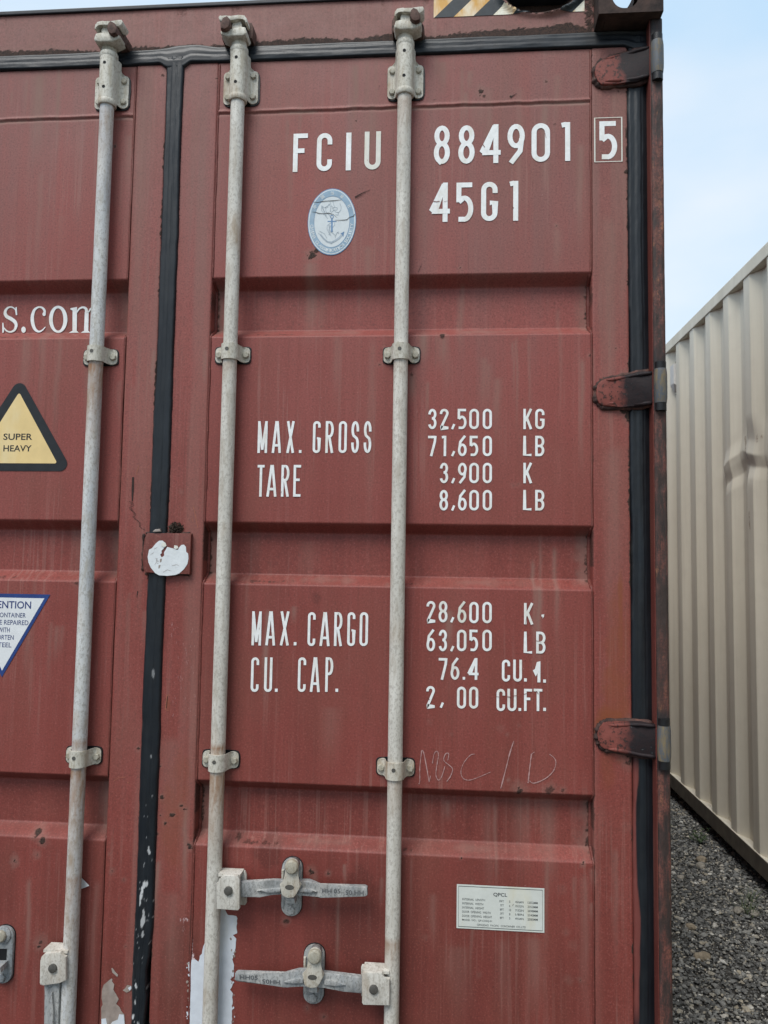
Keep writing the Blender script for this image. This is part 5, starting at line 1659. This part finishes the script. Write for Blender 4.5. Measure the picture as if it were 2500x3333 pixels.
# torn paper strip behind the middle rod
Z5 = crop(560, 2950, 5.53)
lp = [(330, 2700), (310, 1700), (300, 1000), (360, 960), (430, 962), (480, 985), (500, 880), (530, 850), (560, 720), (590, 640), (700, 300), (840, 40), (960, 50), (1000, 150), (1090, 160), (1170, 175), (1165, 490), (1110, 510), (1150, 580), (1150, 700), (1110, 850), (1080, 950), (1120, 1050), (1125, 1180), (1110, 1260), (1060, 1310), (1105, 1400), (1050, 1500), (1095, 1570), (1085, 1700), (1080, 2118), (1060, 2700)]
rough = []
for i in range(len(lp)):
    a, b_ = np.array(lp[i]), np.array(lp[(i + 1) % len(lp)]); n = max(1, int(np.hypot(*(b_ - a)) / 45))
    for k in range(n):
        p_ = a + (b_ - a) * k / n; rough.append((p_[0] + random.uniform(-11, 11), p_[1] + random.uniform(-9, 9)))
bf = Buf(); bf.poly(Z5(rough), -.0012, 0)
for _ in range(46):
    # frayed flakes left on the torn edges
    side = random.random() < .55
    yy = random.uniform(980 if side else 200, 2100); xx = (random.uniform(265, 330) if side else random.uniform(1060, 1130))
    r_ = random.uniform(8, 26); bf.poly(Z5([(xx + r_ * random.uniform(.5, 1.2) * math.cos(a), yy + 1.3 * r_ * random.uniform(.5, 1.2) * math.sin(a)) for a in np.linspace(0, 2 * math.pi, 8)[:-1]]), -.0011 - .00002 * _, 1 if random.random() < .4 else 0)
bf.build('paper_remnant', [M_PAPER, M_GLUE], dr, 'ragged strip of torn white paper behind the middle rod')
Z7 = crop(300, 3050, 5.184)
bf = Buf()
bf.poly(Z7([(165, 2100), (160, 1500), (160, 1180), (185, 1130), (165, 1020), (170, 890), (200, 800), (270, 740), (330, 690), (350, 700), (340, 740), (380, 790), (365, 880), (420, 970), (455, 1040), (410, 1120), (470, 1170), (500, 1240), (550, 1300), (562, 1467), (560, 2100)]), -.0022, 0)
bf.poly(Z7([(330, 520), (350, 512), (390, 570), (445, 630), (430, 665), (380, 620), (345, 590)]), -.0022, 0)
bf.poly(Z7([(520, 890), (560, 860), (600, 800), (665, 810), (672, 870), (640, 905), (590, 930)]), -.0022, 0)
bf.poly(Z7([(165, 1370), (240, 1360), (260, 1467), (300, 1480), (350, 1420), (440, 1380), (465, 1290), (540, 1300), (556, 1467), (556, 2090), (168, 2090)]), -.0026, 1)
bf.poly(Z7([(610, 850), (665, 815), (668, 865), (640, 895)]), -.0026, 1)
bf.build('paper_remnant', [M_GLUE, M_PAPER], door_l, 'peeling remnant of a sticker left of the centre seal')
# folded paper tab sticking out behind the left rod
ZB = crop(0, 2400, 2.37)
pt = ZB([(600, 1060), (635, 1075), (704, 1130), (640, 1160), (600, 1165)])
b = bmesh.new()
vs_ = [b.verts.new((x, y, z)) for (x, z), y in zip(pt, (-.002, -.006, -.011, -.006, -.002))]
b.faces.new(vs_)
o = from_bm('paper_tab', b, M_STW, door_l)
sm = o.modifiers.new('thick', 'SOLIDIFY'); sm.thickness = .0006
tag(o, 'small white paper tab poking out behind the left rod')

# scratches in the paint
bf = Buf()
sA = crop(0, 1200, 1.8433); sB = crop(0, 1800, 1.8433); sC = crop(0, 2400, 2.37)
bf.ribbon(sA([(835, 580), (818, 640)]), .0010, -.0014, 0)
bf.ribbon(sA([(1160, 823), (1175, 890), (1188, 955)]), .0011, -.0014, 0); bf.ribbon(sA([(1152, 890), (1160, 920)]), .0007, -.0014, 0)
bf.ribbon(sB([(1020, 852), (1003, 852), (995, 940), (1012, 945)]), .0016, -.0014, 0)
bf.ribbon(sC([(880, 335), (920, 310), (970, 305)]), .0010, -.0014, 0); bf.ribbon(sC([(985, 345), (1000, 352)]), .0012, -.0014, 0)
for q in ([(800, 650), (798, 720), (795, 795)],): bf.ribbon(sA(q), [.0052, .0062, .0030], -.0014, 1)
for k in range(20):
    t = k / 19
    x = 790 + 70 * t ** 2 + 8 * math.sin(k); y = 800 + 165 * t
    bf.ribbon(sA([(x - 14 * (1 - t), y - 3), (x + 8, y + 3)]), .0011, -.0014 - .00002 * k, 1)
bf.ribbon(sB([(828, 228), (822, 268)]), [.003, .001], -.0014, 1); bf.ribbon(sB([(1005, 860), (999, 930)]), .0016, -.0015, 1)
cC = crop(650, 500, 1.8433); cD = crop(1250, 0, 1.8433)
bf.ribbon(cC([(1022, 220), (975, 238), (932, 262)]), [.0008, .0018, .0030], -.0014, 1); bf.ribbon(cC([(932, 268), (985, 248)]), .0009, -.0016, 1)
bf.ribbon(cD([(758, 585), (775, 575), (798, 560)]), [.004, .002, .0005], -.0014, 1)
bf.ribbon(cC([(1330, 670), (1310, 712)]), .0008, -.0014, 1); bf.ribbon(cD([(1015, 748), (1030, 742)]), .0012, -.0014, 1)
bf.ribbon(cD([(295, 600), (310, 598)]), .0008, -.0014, 1)
for _ in range(40):
    # fine light nicks
    x, y = random.uniform(560, 640), random.uniform(2030, 2330); bf.ribbon([P(x, y), P(x + random.uniform(-1, 1), y + random.uniform(2, 9))], .0006, -.0014 - .00001 * _, 2)
for _ in range(70):
    x, y = random.uniform(700, 1900), random.uniform(200, 3300); l_ = random.uniform(2, 7)
    zc = P(x, y)[1]
    if any(zb - .01 < zc < zt + .01 for zt, zb in RECESS): continue
    bf.ribbon([P(x, y), P(x + random.uniform(-3, 3), y + l_)], .0007, -.00135 - .00001 * _, random.choice((0, 1, 1, 2)))
bf.build('paint_scratches', [M_SCR, M_SCRD, M_CHALK], dr)['kind'] = 'stuff'

# dry debris caught above the seal plate
b = bmesh.new()
for k in range(260):
    u = random.random() ** .6; a = random.uniform(0, 2 * math.pi)
    x, y = 905 + 125 * u * math.cos(a) + 40 * u, 380 + 105 * u * math.sin(a)
    if y > 480 or x < 815: continue
    (X0, Z0), = Z8([(x, y)], -.01)
    d = Vector((random.uniform(-1, 1), random.uniform(-.6, .3), random.uniform(-1, 1))).normalized() * random.uniform(.003, .009)
    n_ = Vector((random.uniform(-1, 1), random.uniform(-1, 1), random.uniform(-1, 1))).normalized() * random.uniform(.0008, .0028)
    p0 = Vector((X0, random.uniform(-.016, -.001) * (1 - .6 * u), Z0))
    b.faces.new([b.verts.new(p) for p in (p0 - d, p0 + n_, p0 + d, p0 - n_)])
o = from_bm('debris_clump', b, M_DEBRIS, red)
tag(o, 'brown clump of dry debris above the seal plate')
o['kind'] = 'stuff'
# paint flake folded on top of the plate
b = bmesh.new(); prism(b, Z8([(548, 440), (590, 405), (680, 395), (690, 445), (560, 452)], -.014), -.019, -.012, .002)
from_bm('paint_flake', b, M_GLUE, plate)

# ------------------------------------------------------------------ beige container in the alley
BX, BZ = 2.150, .060
beige = empty('shipping_container', (BX + 1.219, 7.0, BZ))
WORLD[beige.name] = Vector((BX + 1.219, 7.0, BZ))
tag(beige, 'beige corrugated shipping container standing to the right across the gravel alley', 'container')
REF, PITCH = 1.676, .2735
DY, DZ = 1.93, 2.035


def dent(Y, Z, D):
    e = np.hypot((Y - DY) / .24, (Z - DZ) / .16)
    n = fbm(Y * 9, Z * 9, 300)
    if D is None:
        r = sstep(.60, .70, fbm(Y * 60, Z * 14, 301)) * sstep(1.0, .3, np.hypot((Y - 1.80) / .10, (Z - 2.085) / .035))
        for (ya, za, yb, zb, wd) in ((2.04, 2.12, 1.965, 2.01, .007), (1.99, 1.90, 1.985, 1.80, .004), (1.93, 1.74, 1.925, 1.66, .004), (1.86, 2.10, 1.858, 2.07, .004), (2.0, 2.10, 1.998, 2.075, .004)):
            t = np.clip(((Y - ya) * (yb - ya) + (Z - za) * (zb - za)) / ((yb - ya) ** 2 + (zb - za) ** 2), 0, 1)
            r = np.maximum(r, sstep(1.4, .6, np.hypot(Y - ya - t * (yb - ya), Z - za - t * (zb - za)) / wd))
        return np.clip(r, 0, 1) * .9
    k = sstep(1.15, .3, e)
    D = D * (1 - .6 * k) + k * .012
    for (ya, za, yb, zb, wd, dp) in ((2.34, 1.95, 2.06, 2.06, .055, -.011), (2.24, 1.90, 2.02, 1.97, .045, .009), (2.06, 2.06, 1.84, 2.00, .05, -.010), (2.02, 1.98, 1.76, 1.93, .045, .008)):
        t = np.clip(((Y - ya) * (yb - ya) + (Z - za) * (zb - za)) / ((yb - ya) ** 2 + (zb - za) ** 2), 0, 1)
        d = np.hypot(Y - ya - t * (yb - ya), Z - za - t * (zb - za)) / wd
        D = D + dp * np.maximum(0, 1 - d * .75) ** 1.3 * sstep(0, .35, np.minimum(t, 1 - t) + .12)
    return D


Y0, Y1 = -4.6, 12.0
seg = PITCH * 4
edges = [Y0]
y = REF + PITCH * .62 - seg * 6
while y < Y1 - .2:
    if y > Y0 + .2: edges.append(y)
    y += seg
edges.append(Y1)
for a, b_ in zip(edges[:-1], edges[1:]):
    hit = a < DY + .35 and b_ > DY - .35
    zs = np.concatenate([np.linspace(BZ + .100, 1.62, 8), np.linspace(1.64, 2.30, 110), np.linspace(2.36, BZ + 2.829, 6)]) if hit else None
    corr_wall('wall_panel', BX, -1, a, b_, BZ + .100, BZ + 2.829, REF, PITCH, M_BEIGE, beige, .036, zs, dent if hit else None)
b = bmesh.new(); box(b, BX - .006, BX + .06, Y0, Y1, BZ + 2.826, BZ + 2.890, .004); from_bm('top_rail', b, M_BEIGE, beige)
b = bmesh.new(); box(b, BX - .005, BX + .048, Y0, Y1, BZ + .022, BZ + .104, .003); from_bm('bottom_rail', b, M_BEIGERAIL if 'M_BEIGERAIL' in globals() else make_plain('grimy_beige_rail', (.115, .098, .076), .65, .25, 14, .3, stain=(.09, .07, .05), stain_amt=.7), beige)
b = bmesh.new(); box(b, BX - .0045, BX + .046, Y0, Y1, BZ + .1045, BZ + .1075); from_bm('rail_ledge', b, M_BEIGE, beige)
b = bmesh.new(); box(b, BX + .06, BX + 2.43, Y0, Y1, BZ + 2.85, BZ + 2.87); from_bm('roof', b, M_BEIGE, beige)
b = bmesh.new(); box(b, BX + .06, BX + 2.43, Y0, Y1, BZ + .02, BZ + .12); from_bm('floor_frame', b, M_BDARK, beige)
corr_wall('wall_panel', BX + 2.438, 1, Y0, Y1, BZ + .1, BZ + 2.85, REF, PITCH, M_BEIGE, beige)
for yy in (Y0 + .02, Y1 - .05):
    b = bmesh.new(); box(b, BX + .05, BX + 2.40, yy, yy + .03, BZ + .121, BZ + 2.849); from_bm('end_wall', b, M_BEIGE, beige)
for yy in (Y0 - .165, Y1):
    for xx in (BX - .004, BX + 2.28):
        b = bmesh.new(); box(b, xx, xx + .162, yy + .002, yy + .163, BZ - .058, BZ + 2.896, .004); from_bm('corner_post', b, M_BEIGE, beige)
# weathered sleepers that carry it
# ventilator in a recess near the far end of the view
vy0, vy1 = REF + 5 * PITCH + .064, REF + 5 * PITCH + .150
b = bmesh.new()
vz0, vz1 = 2.605, 2.79
xi = BX + .036
for (ya, yb, xa, za, zb) in ((vy0, vy1, xi - .030, vz0 + .03, vz1),):
    vsb = [b.verts.new(p) for p in ((xi, ya, za), (xi, yb, za), (xi, yb, zb), (xi, ya, zb), (xa, ya + .006, za + .02), (xa, yb - .006, za + .02), (xa, yb - .006, zb - .008), (xa, ya + .006, zb - .008), ((xi + xa) / 2, (ya + yb) / 2, vz0), (xi, (ya + yb) / 2, vz0))]
    for f in ((4, 7, 6, 5), (0, 3, 7, 4), (1, 5, 6, 2), (3, 2, 6, 7), (0, 4, 8), (4, 5, 8), (5, 1, 8), (0, 8, 9), (8, 1, 9)): b.faces.new([vsb[i] for i in f])
vent = from_bm('ventilator', b, M_VENT, beige)
for zz in (vz0 - .012, vz1 + .012):
    b = bmesh.new(); tube(b, [(xi - .008, (vy0 + vy1) / 2, zz), (xi + .002, (vy0 + vy1) / 2, zz)], .006, 8); from_bm('vent_screw', b, M_BOLT, vent)


# ------------------------------------------------------------------ weeds
def make_leaf(name, c1, c2):
    mt, t, bs = new_mat(name); g = NB(t)
    base = g.ramp(g.noise(g.pos(), 60, 3), [(.3, c1), (.7, c2)])
    g.lk(base, bs.inputs['Base Color']); bs.inputs['Roughness'].default_value = .6
    return mt


M_WEED = make_leaf('weed_leaf', (.035, .060, .022), (.075, .105, .045))
M_GRASS = make_leaf('grass_blade', (.045, .070, .025), (.10, .125, .055))


def grass_tuft(x, y, n, ln, label, gname):
    b = bmesh.new(); rnd = random.Random(int(x * 1000 + y * 77))
    for k in range(n):
        a = rnd.uniform(0, 2 * math.pi); l_ = ln * rnd.uniform(.5, 1.1); lean = rnd.uniform(.25, .95)
        d = Vector((math.cos(a), math.sin(a), 0)); s = Vector((-d.y, d.x, 0)) * rnd.uniform(.0012, .0024)
        p = Vector((rnd.uniform(-.018, .018), rnd.uniform(-.018, .018), 0))
        prev = None
        for q in range(5):
            t = q / 4
            c_ = p + d * (l_ * lean * t) + Vector((0, 0, l_ * (1 - lean * .55) * (t - .45 * lean * t * t)))
            w_ = 1 - t * .92
            cur = (b.verts.new(c_ - s * w_), b.verts.new(c_ + s * w_))
            if prev: b.faces.new((prev[0], prev[1], cur[1], cur[0]))
            prev = cur
    me = bpy.data.meshes.new('grass_tuft'); b.to_mesh(me); b.free(); me.materials.append(M_GRASS)
    o = link('grass_tuft', me); o.location = (x, y, .004)
    return tag(o, label, 'grass', gname)


def weed(x, y, n, size, label):
    root = empty('weed', (x, y, .004)); tag(root, label, 'weed', 'weeds growing in the gravel')
    rnd = random.Random(int(x * 999 + y * 131))
    bs_ = bmesh.new(); bl = bmesh.new()
    for k in range(n):
        a = rnd.uniform(0, 2 * math.pi); h = size * rnd.uniform(.4, 1.0); rr = size * rnd.uniform(.2, .9)
        tip = Vector((rr * math.cos(a), rr * math.sin(a), h))
        tube(bs_, [(0, 0, 0), tuple(tip * .5 + Vector((0, 0, h * .15))), tuple(tip)], [.0016, .0012, .0008], 5)
        for q in range(6):
            t = rnd.uniform(.35, 1.0); c_ = tip * t; a2 = rnd.uniform(0, 2 * math.pi); L_ = size * rnd.uniform(.14, .28)
            d = Vector((math.cos(a2), math.sin(a2), rnd.uniform(-.1, .7))).normalized() * L_
            s = d.cross(Vector((0, 0, 1))).normalized() * L_ * .32; up = Vector((0, 0, L_ * .08))
            bl.faces.new([bl.verts.new(p) for p in (c_, c_ + d * .5 + s, c_ + d + up, c_ + d * .5 - s)])
    for nm, bb, mt in (('stem', bs_, M_WEED), ('leaves', bl, M_WEED)):
        me = bpy.data.meshes.new(nm); bb.to_mesh(me); bb.free(); me.materials.append(mt)
        o = bpy.data.objects.new(nm, me); C.objects.link(o); o.parent = root
        if nm == 'leaves': o['kind'] = 'stuff'
    return root


weed(2.07, 2.45, 12, .085, 'low leafy green weed beside the foot of the beige container')
weed(1.93, 2.62, 9, .06, 'small leafy weed in the middle of the gravel alley')
weed(1.80, 3.0, 9, .06, 'dim leafy weed farthest back close to the red container')
grass_tuft(2.00, 1.62, 34, .15, 'nearest tuft of grass in the gravel at the right edge', 'grass tufts in the gravel')
grass_tuft(2.07, 1.78, 22, .11, 'grass tuft between the beige rail and the nearest tuft', 'grass tufts in the gravel')
grass_tuft(1.78, 3.2, 20, .12, 'faint grass tuft deep in the alley', 'grass tufts in the gravel')

# single larger pale stones one can pick out
rs2 = np.random.RandomState(9)
M_PALE = make_plain('pale_stone', (.33, .30, .25), .85, .2, 60, .4)
M_BUFF = make_plain('buff_stone', (.30, .245, .175), .85, .2, 60, .4)
for (px, py, r, mt, lab) in ((2284, 2798, .030, M_BUFF, 'buff stone lying highest of the pale stones in the alley'), (2282, 2818, .028, M_PALE, 'flat pale stone just in front of the highest buff stone'), (2248, 3015, .024, M_BUFF, 'angular buff stone half way down the gravel'), (2288, 3112, .028, M_BUFF, 'rounded buff stone beside the red post in the lower gravel'),
                             (2216, 2855, .018, M_PALE, 'small white stone close to the red corner post'), (2455, 2972, .020, M_PALE, 'pale stone under the nearest grass tuft'), (2405, 2962, .024, M_PALE, 'round pale stone left of the nearest grass tuft')):
    d = _f + RGT * ((px - IW / 2) / FPX) - UPV * ((py - IH / 2) / FPX)
    t = -(CZ - .016) / d.z
    p = CAM + d * t
    b = bmesh.new()
    bmesh.ops.create_icosphere(b, subdivisions=2, radius=r)
    sc3 = Vector((rs2.uniform(.9, 1.2), rs2.uniform(.7, 1.0), rs2.uniform(.5, .7)))
    for v in b.verts:
        k = 1 + .22 * (float(vnoise(np.array(v.co.x / r * 1.3 + px), np.array(v.co.y / r * 1.3 + v.co.z / r + 9), 400)) - .5) * 2
        v.co = Vector((v.co.x * sc3.x * k, v.co.y * sc3.y * k, v.co.z * sc3.z * k))
    me = bpy.data.meshes.new('stone'); b.to_mesh(me); b.free(); me.materials.append(mt)
    o = link('stone', me); o.location = (p.x, p.y, .014); o.rotation_euler = (0, 0, rs2.uniform(0, 6))
    tag(o, lab, 'stone', 'larger stones in the gravel')
